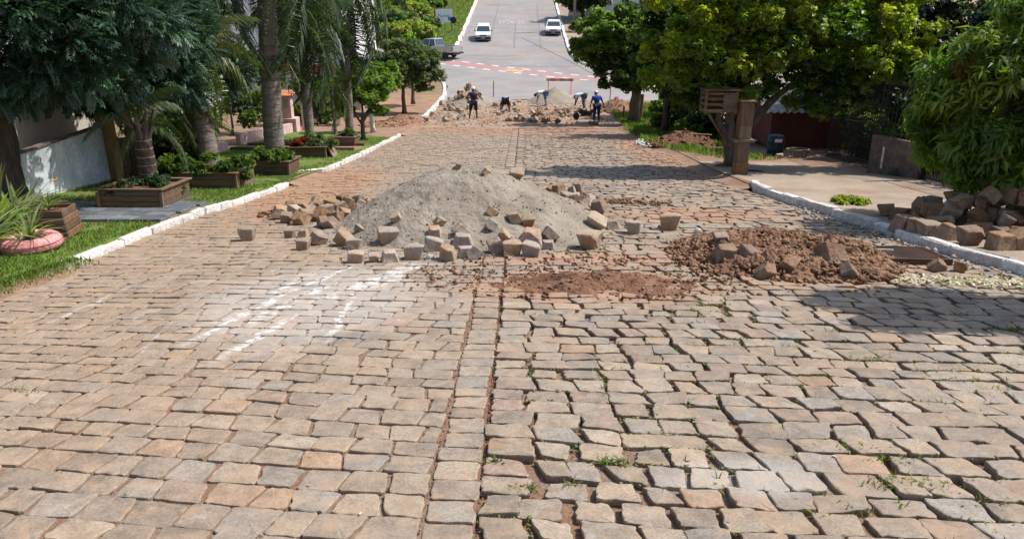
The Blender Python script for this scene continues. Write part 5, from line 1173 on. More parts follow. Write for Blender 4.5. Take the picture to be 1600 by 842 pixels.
for z in (.075, .135): 
    mb = MB(); mb.tube([(.3705*math.cos(a/30*2*math.pi)*1.04, .3705*math.sin(a/30*2*math.pi)*1.04, z) for a in range(31)], .006, 4, cap=False); mb.build('tread_groove', mat('pink_groove', (.30, .10, .10)), ty)
mb = MB(); mb.lathe([(.2, .0), (.22, .12), (.01, .14)], (0, 0, 0), 20); mb.build('soil', M['soil_dark'], ty)
rosette(tl+Vector((0, 0, .12)), 30, 1.25, 'pale spiky strap-leaved plant growing in the pink tyre')
q = at(2, 374, .09); rosette(q, 80, 2.2, 'big clump of long arching strap leaves at the left edge of the photo')
q = at(34, 358, .09); rosette(q, 60, 1.8, 'arching strap-leaved clump behind the pink tyre')
q = at(-28, 400, .09); rosette(q, 60, 2.0, 'strap-leaved clump cut by the left edge in front of the big tree')
rosette(sp.location+Vector((-.05, 0, .38)), 26, .75, 'thin-leaved plant with an orange flower in the stacked planter')
fl = at(68, 302, 0) 
fo = empty('orange_flower', sp.location+Vector((.05, .05, .38)), 0, 'single orange flower above the stacked planter', 'flower')
mb = MB(); mb.tube([(0, 0, 0), (.02, 0, .25), (.03, 0, .42)], [.005, .004, .003], 5); mb.build('stem', mat('green_stem', (.08, .13, .03)), fo)
mb = MB()
for k in range(6): a = k*1.047; mb.add([(.03, 0, .42), (.03+.04*math.cos(a-.3), .04*math.sin(a-.3), .445), (.03+.06*math.cos(a), .06*math.sin(a), .44), (.03+.04*math.cos(a+.3), .04*math.sin(a+.3), .445)], [(0, 1, 2, 3)])
mb.build('petals', mat('orange_petal', (.75, .25, .05)), fo)

# ------------------------------------------------------------------ walls, houses, fences on the left
ww = empty('whitewashed_wall', g(-9.62, 14, .0), 0, 'weathered whitewashed garden wall on the left with a level dark-edged top', 'wall')
V = []; zt = -.70; ys = [5+i*.5 for i in range(26)]
mb = MB()
for i in range(len(ys)-1):
    y0, y1 = ys[i], ys[i+1]; y1 = min(y1, 17.4)
    if y0 >= 17.4: break
    a = [(-9.74, y0, prof(y0)-.1), (-9.62, y0, prof(y0)-.1), (-9.62, y1, prof(y1)-.1), (-9.74, y1, prof(y1)-.1)]
    zt0 = max(zt, prof(y0)+.5); zt1 = max(zt, prof(y1)+.5)
    b = [(-9.74, y0, zt0), (-9.62, y0, zt0), (-9.62, y1, zt1), (-9.74, y1, zt1)]
    mb.add([(p[0]+9.62, p[1]-14, p[2]-prof(14)) for p in a+b], [(1, 2, 6, 5), (3, 0, 4, 7), (4, 5, 6, 7)] + ([(2, 3, 7, 6)] if y1 >= 17.4 else []) + ([(0, 1, 5, 4)] if i == 0 else []))
mb.build('wall_panel', M['whitewall'], ww)
mb = MB(); mb.box(-.15, .03, -.6, 3.4, zt-prof(14)+.001, zt-prof(14)+.035); mb.build('coping', M['darkconc'], ww)
hs = empty('house', g(-13.5, 13, 0), 0, 'beige rendered house behind the whitewashed wall at far left', 'house')
mb = MB(); mb.box(-3, 3.0, -8, 6.2, -2, 4.2); mb.build('wall', M['beige'], hs)
mb = MB(); mb.box(-3.4, 3.3, -8.4, 6.5, 4.2, 4.4); mb.build('roof', M['terracotta'], hs)
mb = MB(); mb.box(-.14, .14, -.16, .16, -.1, 1.75, None, .01); tag(mb.build('gate_pillar', M['ochre'], None, g(-9.62, 17.58, .09)), 'weathered ochre pillar at the right end of the whitewashed wall', 'pillar')
bf = empty('board_fence', g(-9.7, 18.6, .09), 0, 'low fence of weathered vertical boards behind the first planter', 'fence')
mb = MB(); mb.box(-.015, .015, -.065, .065, 0, .95, None, .004); bmz = mb.mesh('board', M['wood'])
for k in range(20): y = -.75+k*.145; link('board', bmz, bf, (rng.gauss(0, .01), y, prof(18.6+y)-prof(18.6)+rng.gauss(0, .01)))
mb = MB(); mb.box(-.05, -.018, -.8, 2.1, .5, .56); o = mb.build('rail', M['wood'], bf); o.rotation_euler = (math.atan2(prof(20.6)-prof(18.6), 2), 0, 0)
def lowwall(y0, y1, x, h, label):
    r = empty('low_wall', g(x, y0, .09), 0, label, 'wall'); n = int((y1-y0)/.6); mb = MB()
    for i in range(n):
        a, b = y0+(y1-y0)*i/n, y0+(y1-y0)*(i+1)/n; zz_ = prof(a)-prof(y0); z2 = prof(b)-prof(y0)
        V = [(-.08, a-y0, zz_-.2), (.08, a-y0, zz_-.2), (.08, b-y0, z2-.2), (-.08, b-y0, z2-.2), (-.08, a-y0, zz_+h), (.08, a-y0, zz_+h), (.08, b-y0, z2+h), (-.08, b-y0, z2+h)]
        mb = MB(); mb.add(V, [(1, 2, 6, 5), (3, 0, 4, 7), (4, 5, 6, 7), (0, 1, 5, 4), (2, 3, 7, 6)]); mb.build('wall_section', M['pink'], r)
    return r
lowwall(21.6, 25.0, -9.8, .35, 'low pink wall between the board fence and the footpath')
lowwall(27.2, 33.6, -10.2, .40, 'low pink wall between the footpath and the gate pillar')
gp = empty('pillar', g(-10.4, 34.0, .09), 0, 'pink gate pillar with a terracotta cap and a meter box on the left', 'pillar')
mb = MB(); mb.box(-.42, .42, -.3, .3, -.1, .62, None, .01); mb.build('base', M['pink'], gp)
mb = MB(); mb.box(-.16, .22, -.2, .2, .621, 1.62, None, .01); mb.build('shaft', M['pink'], gp)
mb = MB(); mb.add([(-.5, -.34, 1.62), (.36, -.34, 1.62), (.36, .34, 1.62), (-.5, .34, 1.62), (-.4, 0, 1.82), (.28, 0, 1.82)], [(3, 2, 1, 0), (0, 1, 5, 4), (2, 3, 4, 5), (1, 2, 5), (3, 0, 4)]); mb.build('cap', M['terracotta'], gp)
mb = MB(); mb.box(-.07, .13, -.225, -.201, 1.1, 1.42, None, .005); mb.build('meter_box', M['galv'], gp)
mb = MB(); mb.box(-.44, -.3, -.05, .05, .62, 1.6); mb.build('iron_post', M['iron'], gp)
mb = MB(); mb.tube([(0, 0, 0), (0, 0, 5.6)], .07, 8); tag(mb.build('service_pole', mat('white_pole', (.6, .58, .55)), None, g(-10.0, 34.9, .09), smooth_=True), 'slim white service pole right behind the pink gate pillar', 'pole')
fe = empty('iron_fence', g(-10.2, 36, .09), 0, 'dark iron fence panel right of the pink gate pillar', 'fence')
for k in range(3): mb = MB(); mb.box(-.03, .03, -.03, .03, 0, 1.6); mb.build('post', M['iron'], fe, (0, k*2.0, prof(36+k*2)-prof(36)))
for z in (.15, 1.5):
    for k in range(2): mb = MB(); mb.tube([(0, k*2+.031, z+prof(36+k*2)-prof(36)), (0, k*2+1.969, z+prof(38+k*2)-prof(36))], .015, 4); mb.build('rail', M['iron'], fe)
mb = MB(); mb.box(-.01, .01, -.01, .01, .16, 1.49); bm_ = mb.mesh('bar', M['iron'])
for k in range(26): y = .14+k*.148; link('bar', bm_, fe, (0, y, prof(36+y)-prof(36)))
wb = empty('white_building', g(-16.5, 51, 0), 0, 'white building with a red band behind the palms on the left', 'building')
mb = MB(); mb.box(-9, 6.4, -3.0, 3.5, 0, 2.6); mb.build('ground_floor_wall', M['beige'], wb)
mb = MB(); mb.box(-9.1, 6.5, -3.1, 3.6, 2.6, 2.95); mb.build('red_band', M['redtrim'], wb)
mb = MB(); mb.box(-9, 6.4, -3.0, 3.5, 2.95, 8.2); mb.build('upper_wall', M['white'], wb)
mb = MB(); mb.add([(-9.5, -3.5, 8.2), (6.9, -3.5, 8.2), (6.9, 4, 8.2), (-9.5, 4, 8.2), (-8, .25, 9.4), (5.4, .25, 9.4)], [(3, 2, 1, 0), (0, 1, 5, 4), (2, 3, 4, 5), (1, 2, 5), (3, 0, 4)]); mb.build('roof', M['terracotta'], wb)
for x in (-6.5, -2.2, 2.4):
    mb = MB(); mb.box(x-.65, x+.65, -3.06, -3.001, 3.9, 5.2); wf = mb.build('window', M['galv'], wb); mb = MB(); mb.box(x-.58, x+.58, -3.09, -3.061, 3.97, 5.13); mb.build('pane', M['glass'], wf)
rh = empty('house', g(-20.5, 101, .1), 0, 'small hillside house with a red tiled roof among the bushes', 'house')
mb = MB(); mb.box(-3, 3, -2.5, 2.5, 0, 2.6); mb.build('wall', M['white'], rh)
mb = MB(); mb.add([(-3.5, -3, 2.6), (3.5, -3, 2.6), (3.5, 3, 2.6), (-3.5, 3, 2.6), (-3.3, 0, 4.0), (3.3, 0, 4.0)], [(3, 2, 1, 0), (0, 1, 5, 4), (2, 3, 4, 5), (1, 2, 5), (3, 0, 4)]); mb.build('roof', M['terracotta'], rh)
mb = MB(); mb.box(-.6, .6, -2.56, -2.501, 1, 2); mb.build('window', M['glass'], rh)

# ------------------------------------------------------------------ right side: board column, feeder, shed, fence, gate
cpos = at(1155, 272, .098)
col_ = empty('board_column', cpos, .05, 'tall square wooden board column standing beside the big tree trunk', 'wooden column')
for k, (z0, z1, wv) in enumerate(((0, .33, .155), (.335, .83, .145), (.9, 1.24, .15), (1.245, 1.80, .155))):
    for (x0, x1, y0, y1) in ((-wv, wv, -wv, -wv+.025), (-wv, wv, wv-.025, wv), (-wv, -wv+.025, -wv+.026, wv-.026), (wv-.025, wv, -wv+.026, wv-.026)):
        mb = MB(); mb.box(x0, x1, y0, y1, z0, z1, None, .004, .002); mb.build('plank', M['woodraw'], col_)
mb = MB(); mb.box(-.27, .24, -.2, .2, .832, .898, None, .005); mb.build('collar_plank', M['woodraw'], col_)
mb = MB(); mb.box(-.2, .2, -.2, .2, 1.802, 1.84, None, .005); mb.build('top_plank', M['wood'], col_)
fd = empty('bird_feeder', cpos+Vector((-.62, .25, 1.55)), .05, 'slatted wooden box fixed in the fork of the tree left of the column', 'wooden box')
for z in (0, .14, .28, .40):
    for y in (-.2, .2): mb = MB(); mb.box(-.38, .38, y-.012, y+.012, z, z+.06, None, .003); mb.build('slat', M['wood'], fd)
for x in (-.38, .38):
    for z in (0, .14, .28, .40): mb = MB(); mb.box(x-.012, x+.012, -.186, .186, z, z+.06, None, .003); mb.build('slat', M['wood'], fd)
    for y in (-.235, .215): mb = MB(); mb.box(x-.03, x+.03, y, y+.02, -.05, .5); mb.build('corner_post', M['wood'], fd)
mb = MB(); mb.box(-.45, .5, -.28, .28, .501, .53, None, .004); mb.build('lid', M['wood'], fd)
mb = MB(); mb.box(-.37, .37, -.186, .186, -.03, -.002); mb.build('floor', M['wood'], fd)
mb = MB(); mb.box(.05, .36, -.215, -.236, 0, .46); mb.build('door', M['wood'], fd)
for s in (0, 1): mb = MB(); mb.tube([(-.3+.1*s, -.2+.35*s, -.05), (.15, 0, -.62), (.42, .05, -1.0)], .025, 6); mb.build('brace', M['wood'], fd)
sh = empty('shed', at(1215, 236, .09)+Vector((2.2, 2.2, 0)), 0, 'low red shed with a pale sheet roof in the shade behind the tree', 'shed')
mb = MB(); mb.box(-2.2, 3.2, -1.2, 2.0, -.1, 1.2); mb.build('wall', M['brickred'], sh)
mb = MB(); mb.box(.2, .9, -1.23, -1.201, .0, 1.1); mb.build('door', M['wood'], sh)
mb = MB(); n = 26
for i in range(n):
    x0 = -2.5+i*.23; V = [(x0, -1.6, 1.15), (x0+.12, -1.6, 1.21), (x0+.23, -1.6, 1.15), (x0+.23, 2.3, 2.05), (x0+.12, 2.3, 2.11), (x0, 2.3, 2.05)]
    mb = MB(); mb.add(V, [(0, 1, 4, 5), (1, 2, 3, 4)]); mb.add([(x, y, z-.02) for x, y, z in V], [(5, 4, 1, 0), (4, 3, 2, 1)]); mb.build('roof_sheet', M['roof'], sh)
hr = empty('house', g(14.2, 33, .09), 0, 'house with a pale tiled roof glimpsed through the leaves above the shed', 'house')
mb = MB(); mb.box(-3.4, 3, -2, 3, -.1, 2.2); mb.build('wall', M['beige'], hr)
for j in range(9):
    for i in range(15):
        mb = MB() if (i, j) == (0, 0) else mb
        if (i, j) == (0, 0): mb.box(-.22, .22, -.2, .2, -.012, .012); tile = mb.mesh('roof_tile', M['roof'])
        link('roof_tile', tile, hr, (-3.4+i*.46, -2.3+j*.36, 2.25+j*.17+rng.gauss(0, .004)), (.38, rng.gauss(0, .02), 0))
brl = empty('barrel', at(1210, 243, .099), 0, 'blue plastic drum with white lettering patch in the shade', 'barrel')
mb = MB(); mb.lathe([(.22, 0), (.245, .02), (.25, .2), (.262, .22), (.25, .24), (.25, .42), (.262, .44), (.25, .46), (.24, .62), (.21, .64)], n=20); mb.build('drum', M['bluebarrel'], brl, smooth_=True)
mb = MB(); mb.box(-.12, .10, -.268, -.256, .46, .56); mb.build('label_patch', M['white'], brl)
rg = empty('tyre_ring', at(1245, 247, .099), 0, 'pale split ring basket lying on the ground right of the blue drum', 'basket')
mb = MB(); mb.tube([(.34*math.cos(a/20*6.2832), .2*math.sin(a/20*6.2832), .26) for a in range(21)], .028, 6, cap=False); mb.build('rim', M['woodraw'], rg)
mb = MB(); mb.tube([(.25*math.cos(a/20*6.2832), .15*math.sin(a/20*6.2832), .02) for a in range(21)], .025, 6, cap=False); mb.build('base_ring', M['woodraw'], rg)
for k in range(8): a = k*.785; mb = MB(); mb.tube([(.25*math.cos(a), .15*math.sin(a), .02), (.34*math.cos(a), .2*math.sin(a), .26)], .014, 5); mb.build('stave', M['woodraw'], rg)
q = at(1218, 248, .099); block((q.x, q.y, q.z+.08), (0, 0, .1), .7, 'small pale brick on the earth between the drum and the ring basket', None, k=1)
for px, py, l, a, lb in ((1300, 244, .55, .2, 'pale board lying on dark soil right of the ring basket'), (1352, 250, .3, .5, 'small pale offcut on the soil near the concrete wall'), (1095, 226, .7, -.3, 'thin pale plank resting on the dark earth mound')):
    q = at(px, py, .12); mb = MB(); mb.box(-l/2, l/2, -.06, .06, 0, .03, None, .003); tag(mb.build('loose_plank', M['woodraw'], None, q+Vector((0, 0, .03 if px > 1200 else .35)), rz=a), lb, 'plank')
q = at(1180, 268, .1); mb = MB()
heap('purple_rag', (q.x, q.y), (.28, .12), .05, M['purple_rag'], 'dark purple rag lying on the ground beside the board column', 'rag', amp=.03, fr=9, n=(8, 24), base=.1)
# concrete wall and railing at right
a0 = g(8.95, 19.65, .09); a1 = g(9.55, 18.25, .09); dvv = a1-a0; L2 = math.hypot(dvv.x, dvv.y); ang = math.atan2(dvv.y, dvv.x)
cw = empty('concrete_wall', a0, ang, 'dark mouldy concrete wall stub with an iron railing on top at right', 'wall'); dz = dvv.z
mb = MB(); mb.add([(0, -.09, -.1), (L2, -.09, dz-.1), (L2, .09, dz-.1), (0, .09, -.1), (0, -.09, .98), (L2, -.09, .84+dz), (L2, .09, .84+dz), (0, .09, .98)], [(3, 2, 1, 0), (4, 5, 6, 7), (0, 1, 5, 4), (1, 2, 6, 5), (2, 3, 7, 6), (3, 0, 4, 7)]); mb.build('wall_panel', M['darkconc'], cw)
mb = MB(); mb.box(.38, .44, -.095, -.0905, .2, .75); mb.build('white_stain', M['rock'], cw)
for k in range(13):
    x = .06+k*(L2-.1)/12; zb = .98-.0*x+(x/L2)*(dz-.14); mb = MB(); mb.tube([(x, 0, zb-.02), (x, 0, zb+1.25)], .011, 5); mb.lathe([(.011, 0), (.022, .04), (.001, .14)], (x, 0, zb+1.25), 6); mb.build('bar', M['iron'], cw)
for z in (.12, .32, 1.1): mb = MB(); mb.tube([(0, 0, .98+z), (L2, 0, .84+dz+z)], .014, 5); mb.build('rail', M['iron'], cw)
gt = empty('iron_gate', g(9.5, 18.1, .09), 0, 'black iron gate of vertical bars at right behind the long-leaved tree', 'gate')
mb = MB(); mb.box(-.07, .07, -.07, .07, -.1, 2.2); mb.build('gate_post', M['iron'], gt)
mb = MB(); mb.box(-.07, .07, -5.07, -4.93, prof(13.1)-prof(18.1)-.1, prof(13.1)-prof(18.1)+1.9); mb.build('gate_post', M['iron'], gt)
mb = MB(); mb.tube([(0, 0, .06), (0, 0, 1.6)], .011, 5); bm_ = mb.mesh('bar', M['iron'])
for k in range(38): y = -.15-k*.125; link('bar', bm_, gt, (0, y, prof(18.1+y)-prof(18.1)))
for z in (.08, .75, 1.55): mb = MB(); mb.tube([(0, -.07, z+prof(18.03)-prof(18.1)), (0, -4.93, z+prof(13.17)-prof(18.1))], .02, 6); mb.build('rail', M['iron'], gt)
mb = MB(); mb.box(-.03, .0, -.2, -.05, .9, 1.2); mb.build('lock_box', M['iron'], gt)
for k in range(9): # back fence to the house behind the wall
    pass
bfn = empty('iron_fence', g(8.95, 19.7, .09), 0, 'tall dark iron fence running back from the concrete wall', 'fence')
mb = MB(); mb.tube([(0, 0, 0), (0, 0, 2.3)], .012, 5); bm_ = mb.mesh('bar', M['iron'])
for k in range(30): y = .1+k*.14; link('bar', bm_, bfn, (.25+y*.06, y, prof(19.7+y)-prof(19.7)))
for z in (.2, 1.2, 2.2): mb = MB(); mb.tube([(.25, 0.05, z), (.5, 4.2, z+prof(23.9)-prof(19.7))], .016, 5); mb.build('rail', M['iron'], bfn)
# stakes and small things near the grey trunk
q = at(974, 188, .09); mb = MB(); mb.tube([(0, 0, 0), (0, 0, .75)], .05, 6); tag(mb.build('wooden_stake', M['barkdark'], None, q), 'short dark wooden stake left of the straight grey tree trunk', 'stake')
q = at(1000, 190, .09); mb = MB(); mb.tube([(0, 0, 0), (.05, 0, 1.35)], .09, 7, jit=.1); tag(mb.build('cut_stump', M['woodraw'], None, q+Vector((.1, .6, 0))), 'pale cut stump standing right behind the straight grey tree trunk', 'stump')
q = at(771, 152); mb = MB(); mb.tube([(0, 0, -.1), (.02, 0, 1.15)], .035, 6); tag(mb.build('marker_stake', M['woodraw'], None, q), 'thin upright marker stake on the asphalt behind the workers', 'stake')
q = at(953, 158); mb = MB(); mb.tube([(0, 0, -.1), (0, 0, .95)], .035, 6); tag(mb.build('marker_stake', M['woodraw'], None, q), 'thin stake beside the earth bank right of the worker in blue', 'stake')
lumps('stone_chips', line_region((995, 222), (1012, 232), .12), 60, .04, .13, M['kerb'], lambda x, y: prof(y)+.05, 'pale broken kerb chips at the edge of the right verge grass', 'rubble')

# ------------------------------------------------------------------ barrier, signs, pole
q = at(876, 152); bar_ = empty('road_barrier', q+Vector((0, 1.8, 0)), -.08, 'orange and white timber trestle barrier behind the small sand pile', 'barrier')
for x in (-.85, .85):
    for s in (-1, 1): mb = MB(); mb.tube([(x, s*.35, 0), (x, 0, .95)], .035, 5); mb.build('leg', M['orange'], bar_)
for k in range(6): x0 = -1.0+k/3; mb = MB(); mb.box(x0, x0+.333, -.03, .03, .92, 1.12); mb.build('rail_stripe', M['redtrim'] if k % 2 else M['orange'], bar_)
mb = MB(); mb.box(-1.0, 1.0, -.04, .04, 1.121, 1.14); mb.build('top_edge', M['white'], bar_)
q = at(686, 62, .1); bb = empty('billboard', g(-8.7, 87.3, .1), .0, 'white advertising board on a brown post in the hillside grass', 'sign')
for x in (-.95, .9): mb = MB(); mb.box(x-.07, x+.07, -.05, .05, 0, 2.0 if x > 0 else 2.55); mb.build('post', M['wood'], bb)
mb = MB(); mb.box(-.85, .95, -.09, -.051, 1.05, 2.45); mb.build('panel', M['white'], bb)
mb = MB(); mb.box(-1.03, -.86, -.10, -.04, 2.15, 2.6); mb.build('red_corner', M['redtrim'], bb)
t_ = text('lettering', 'Paulista', .42, M['letter'], bb); t_.location = (.05, -.094, 1.75); t_.rotation_euler = (R(90), 0, 0)
rs = empty('round_sign', g(-7.55, 84.9, .1), 0, 'round dark traffic sign on a thin post in front of the white board', 'sign')
mb = MB(); mb.tube([(0, 0, 0), (0, 0, 1.75)], .04, 6); mb.build('post', M['galv'], rs)
mb = MB(); mb.tube([(.1, -.05, 1.65), (.1, -.08, 1.65)], .33, 20); mb.build('disc', M['black'], rs)
mb = MB(); mb.box(-.45, .1, -.045, -.02, 1.62, 1.98); mb.build('street_name_plate', M['signblue'], rs)
mb = MB(); mb.tube([(0, 0, 0), (-.02, 0, 9)], [.15, .11], 8); up_ = empty('utility_pole', at(897, 47, .1), 0, 'tall concrete utility pole on the right of the uphill road', 'utility pole')
mb.build('shaft', M['barkwhite'] if False else M['palmbark'], up_, smooth_=True)
mb = MB(); mb.box(-1.0, 1.0, -.06, .06, 8.0, 8.12); mb.build('crossarm', M['wood'], up_)
for x in (-.9, -.3, .4, .9): mb = MB(); mb.lathe([(.03, 0), (.05, .04), (.03, .12), (.01, .14)], (x, 0, 8.121), 8); mb.build('insulator', M['galv'], up_)
pb = up_.location; mb = MB(); mb.tube([pb+Vector((0.2, -3, 8.2)), Vector((9.0, 66, prof(66)+3.3)), Vector((15.5, 55, prof(55)+.5))], .045, 5)
tag(mb.build('guy_wire', M['galv'], None), 'pale taut cable slanting down to the right above the light green tree', 'cable')
bh = empty('house', g(12.2, 101.5, .1), 0, 'pale blue and white house uphill on the right behind the trees', 'house')
mb = MB(); mb.box(-3, 3.2, -2.5, 3, 0, 2.6); mb.build('ground_floor_wall', M['bluewall'], bh)
mb = MB(); mb.box(-3.05, 3.25, -2.55, 3.05, 2.6, 2.85); mb.build('floor_band', M['white'], bh)
mb = MB(); mb.box(-3, 3.2, -2.5, 3, 2.85, 5.4); mb.build('upper_wall', M['bluewall'], bh)
for x in (-2.0, .1, 2.2):
    for z in (1.0, 3.6):
        mb = MB(); mb.box(x-.5, x+.5, -2.57, -2.501, z, z+1.1); wf = mb.build('window', M['white'], bh); mb = MB(); mb.box(x-.43, x+.43, -2.6, -2.571, z+.07, z+1.03); mb.build('pane', M['glass'], wf)
rw = empty('red_wall', g(10.0, 77.0, .1), -.45, 'low red garden wall behind the light green tree on the far corner', 'wall')
mb = MB(); mb.box(-1.6, 7, -.1, .1, 0, .9); mb.build('wall_panel', M['brickred'], rw)
mb = MB(); mb.box(-1.65, 7.05, -.14, .14, .9, .98); mb.build('coping', M['redtrim'], rw)

# ------------------------------------------------------------------ vehicles (front towards -y)
def wheel(parent, x, y, r, wd=.18):
    mb = MB(); P = []
    o = empty('wheel', (x, y, r)); o.parent = parent
    mb.lathe([(r*.62, -wd/2), (r*.93, -wd/2), (r, -wd*.3), (r, wd*.3), (r*.93, wd/2), (r*.62, wd/2)], n=20); t = mb.build('tyre', M['tyre'], o, smooth_=False); t.rotation_euler = (0, R(90), 0)
    mb = MB(); mb.lathe([(.02, -wd*.42), (r*.6, -wd*.36), (r*.6, wd*.36), (.02, wd*.42)], n=12); t = mb.build('rim', M['chrome'], o); t.rotation_euler = (0, R(90), 0)
def car(loc, rz, pitch, paint, label, L=3.75, W=1.6, H=1.42, kind='hatch'):
    root = empty('parked_car', loc, rz, label, 'car'); root.rotation_euler = (Matrix.Rotation(rz, 3, 'Z') @ Matrix.Rotation(pitch, 3, 'X')).to_euler()
    h = L/2; hw = W/2
    hwf = lambda y, z: hw*(1 - .05*(abs(y)/h)**4)*(1 - .04*(z > .8) - .06*(z < .35))
    belt = .88
    body = [(-h, .35), (-h+.03, .62), (-h+.12, .74), (-h+.95, .90), (h*.55, .93), (h-.08, .95), (h, .75), (h, .4), (h-.1, .25), (-h+.1, .22)]
    mb = MB(); mb.prism(body, hwf); b = mb.build('body', paint, root)
    roof_f, roof_r = -h+1.55, (h-.45 if kind == 'hatch' else h-1.15)
    ghw = lambda y, z: hw*(.93 - .17*max(0, (z-belt))/(H-belt))
    mb = MB(); mb.prism([(-h+.92, belt+.02), (roof_f, H-.06), (roof_r, H-.06), (h-.12 if kind == 'hatch' else h-.65, belt+.02)], ghw); mb.build('windows', M['glass'], root)
    mb = MB(); mb.prism([(roof_f-.02, H-.07), (roof_f+.08, H-.015), ((roof_f+roof_r)/2, H), (roof_r-.08, H-.015), (roof_r+.03, H-.07)], lambda y, z: hw*(.79 - .1*(z > H-.03))); mb.build('roof', paint, root)
    for s in (-1, 1):
        for (p0, p1) in (((-h+.92, belt+.02), (roof_f, H-.06)), ((roof_f+.85, belt+.02), (roof_f+.8, H-.06)), ((h-.12 if kind == 'hatch' else h-.65, belt+.02), (roof_r, H-.06))):
            mb = MB(); mb.tube([(s*ghw(0, p0[1]), p0[0], p0[1]), (s*ghw(0, p1[1]), p1[0], p1[1])], .035, 5); mb.build('pillar', paint, root)
        mb = MB(); mb.box(s*(hw+.0)-.07 if s < 0 else hw, s*hw if s < 0 else hw+.0+.1, -h+1.12, -h+1.24, .92, 1.05, None, .02); 
        mb = MB(); xa, xb = sorted((s*(hw-.02), s*(hw+.15))); mb.box(xa, xb, -h+1.1, -h+1.22, .92, 1.04, None, .02); mb.build('wing_mirror', M['black'], root)
        mb = MB(); xa, xb = sorted((s*(hw-.42), s*(hw-.08))); mb.box(xa, xb, -h-.01, -h+.06, .58, .72, None, .02); mb.build('headlight', M['lamp'], root)
        mb = MB(); xa, xb = sorted((s*(hw-.28), s*(hw-.06))); mb.box(xa, xb, h-.05, h+.012, .6, .8, None, .01); mb.build('tail_light', M['redlamp'], root)
        for y in (-h+.68, h-.68): wheel(root, s*(hw-.1), y, .29)
    mb = MB(); mb.box(-hw+.44, hw-.44, -h-.015, -h+.05, .57, .70, None, .01); mb.build('grille', M['black'], root)
    mb = MB(); mb.box(-hw+.03, hw-.03, -h-.07, -h+.05, .27, .50, None, .03); mb.build('bumper', M['black'], root)
    mb = MB(); mb.box(-hw+.03, hw-.03, h-.05, h+.06, .3, .5, None, .03); mb.build('bumper', M['black'], root)
    mb = MB(); mb.box(-.2, .2, -h-.09, -h-.071, .36, .47); mb.build('number_plate', M['galv'], root)
    mb = MB(); mb.box(-hw+.2, hw-.2, -h+.1, h-.1, .16, .3); mb.build('underbody', M['black'], root)
    return root
sl2 = math.atan2(prof(87)-prof(82), 5)
q = at(755, 66); car((-4.28, q.y+1.8, prof(q.y+1.8)), .04, sl2, M['carwhite'], 'white hatchback parked at the left kerb of the uphill road facing the camera')
q = at(866, 57); car((3.22, q.y+1.9, prof(q.y+1.9)), -.05, sl2, M['carwhite'], 'older white boxy car parked at the right kerb beside the round tree', L=3.9, W=1.62, H=1.36, kind='sedan')
# pickup, nose to the left
q = at(706, 93); pr = empty('pickup_truck', (q.x-1.6, q.y+1.1, prof(q.y+1.0)), R(62), 'silver pickup with an open load bed turning behind the left tree', 'pickup')
mb = MB(); hw = .82
mb.prism([(2.35, .45), (2.35, .85), (2.2, 1.0), (1.1, 1.08), (.4, 1.1), (.4, .95), (-.1, .95), (-.1, .42), (2.2, .38)], lambda y, z: hw*(1-.05*(z > 1.0))); mb.build('body', M['silver'], pr)
mb = MB(); mb.prism([(1.25, 1.09), (.75, 1.62), (-.35, 1.64), (-.5, 1.09)], lambda y, z: hw*(.94-.16*(z > 1.3))); mb.build('windows', M['glass'], pr)
mb = MB(); mb.prism([(.8, 1.62), (.6, 1.68), (-.3, 1.69), (-.4, 1.63)], lambda y, z: hw*(.79-.06*(z > 1.66))); mb.build('roof', M['silver'], pr)
for s in (-1, 1):
    for p0, p1 in (((1.25, 1.09), (.75, 1.62)), ((.2, 1.09), (.18, 1.63)), ((-.5, 1.09), (-.35, 1.64))): mb = MB(); mb.tube([(s*hw*.94, p0[0], p0[1]), (s*hw*.78, p1[0], p1[1])], .04, 5); mb.build('pillar', M['silver'], pr)
    xa, xb = sorted((s*hw, s*(hw-.06)))
    mb = MB(); mb.box(xa, xb, -2.4, -.1, .5, 1.08, None, .02); mb.build('bed_side', M['silver'], pr)
    mb = MB(); xa, xb = sorted((s*(hw-.02), s*(hw+.012))); mb.box(xa, xb, -2.43, -2.33, .72, .98); mb.build('tail_light', M['redlamp'], pr)
    for y in (1.5, -1.55): wheel(pr, s*(hw-.1), y, .34, .2)
    mb = MB(); xa, xb = sorted((s*hw, s*(hw+.18))); mb.box(xa, xb, .85, .95, 1.1, 1.26, None, .02); mb.build('wing_mirror', M['black'], pr)
mb = MB(); mb.box(-hw+.07, hw-.07, -2.43, -2.38, .55, 1.08, None, .015); mb.build('tailgate', M['silver'], pr)
mb = MB(); mb.box(-hw+.07, hw-.07, -2.37, -.15, .56, .62); mb.build('load_floor', M['black'], pr)
mb = MB(); mb.box(-hw+.07, hw-.07, -.5, -.12, .62, 1.1); mb.build('cab_back', M['silver'], pr)
mb = MB(); mb.box(-hw, hw, -2.6, -2.45, .38, .52, None, .02); mb.build('bumper', M['black'], pr)
mb = MB(); mb.box(-hw+.2, hw-.2, -2.3, 2.2, .28, .42); mb.build('chassis', M['black'], pr)

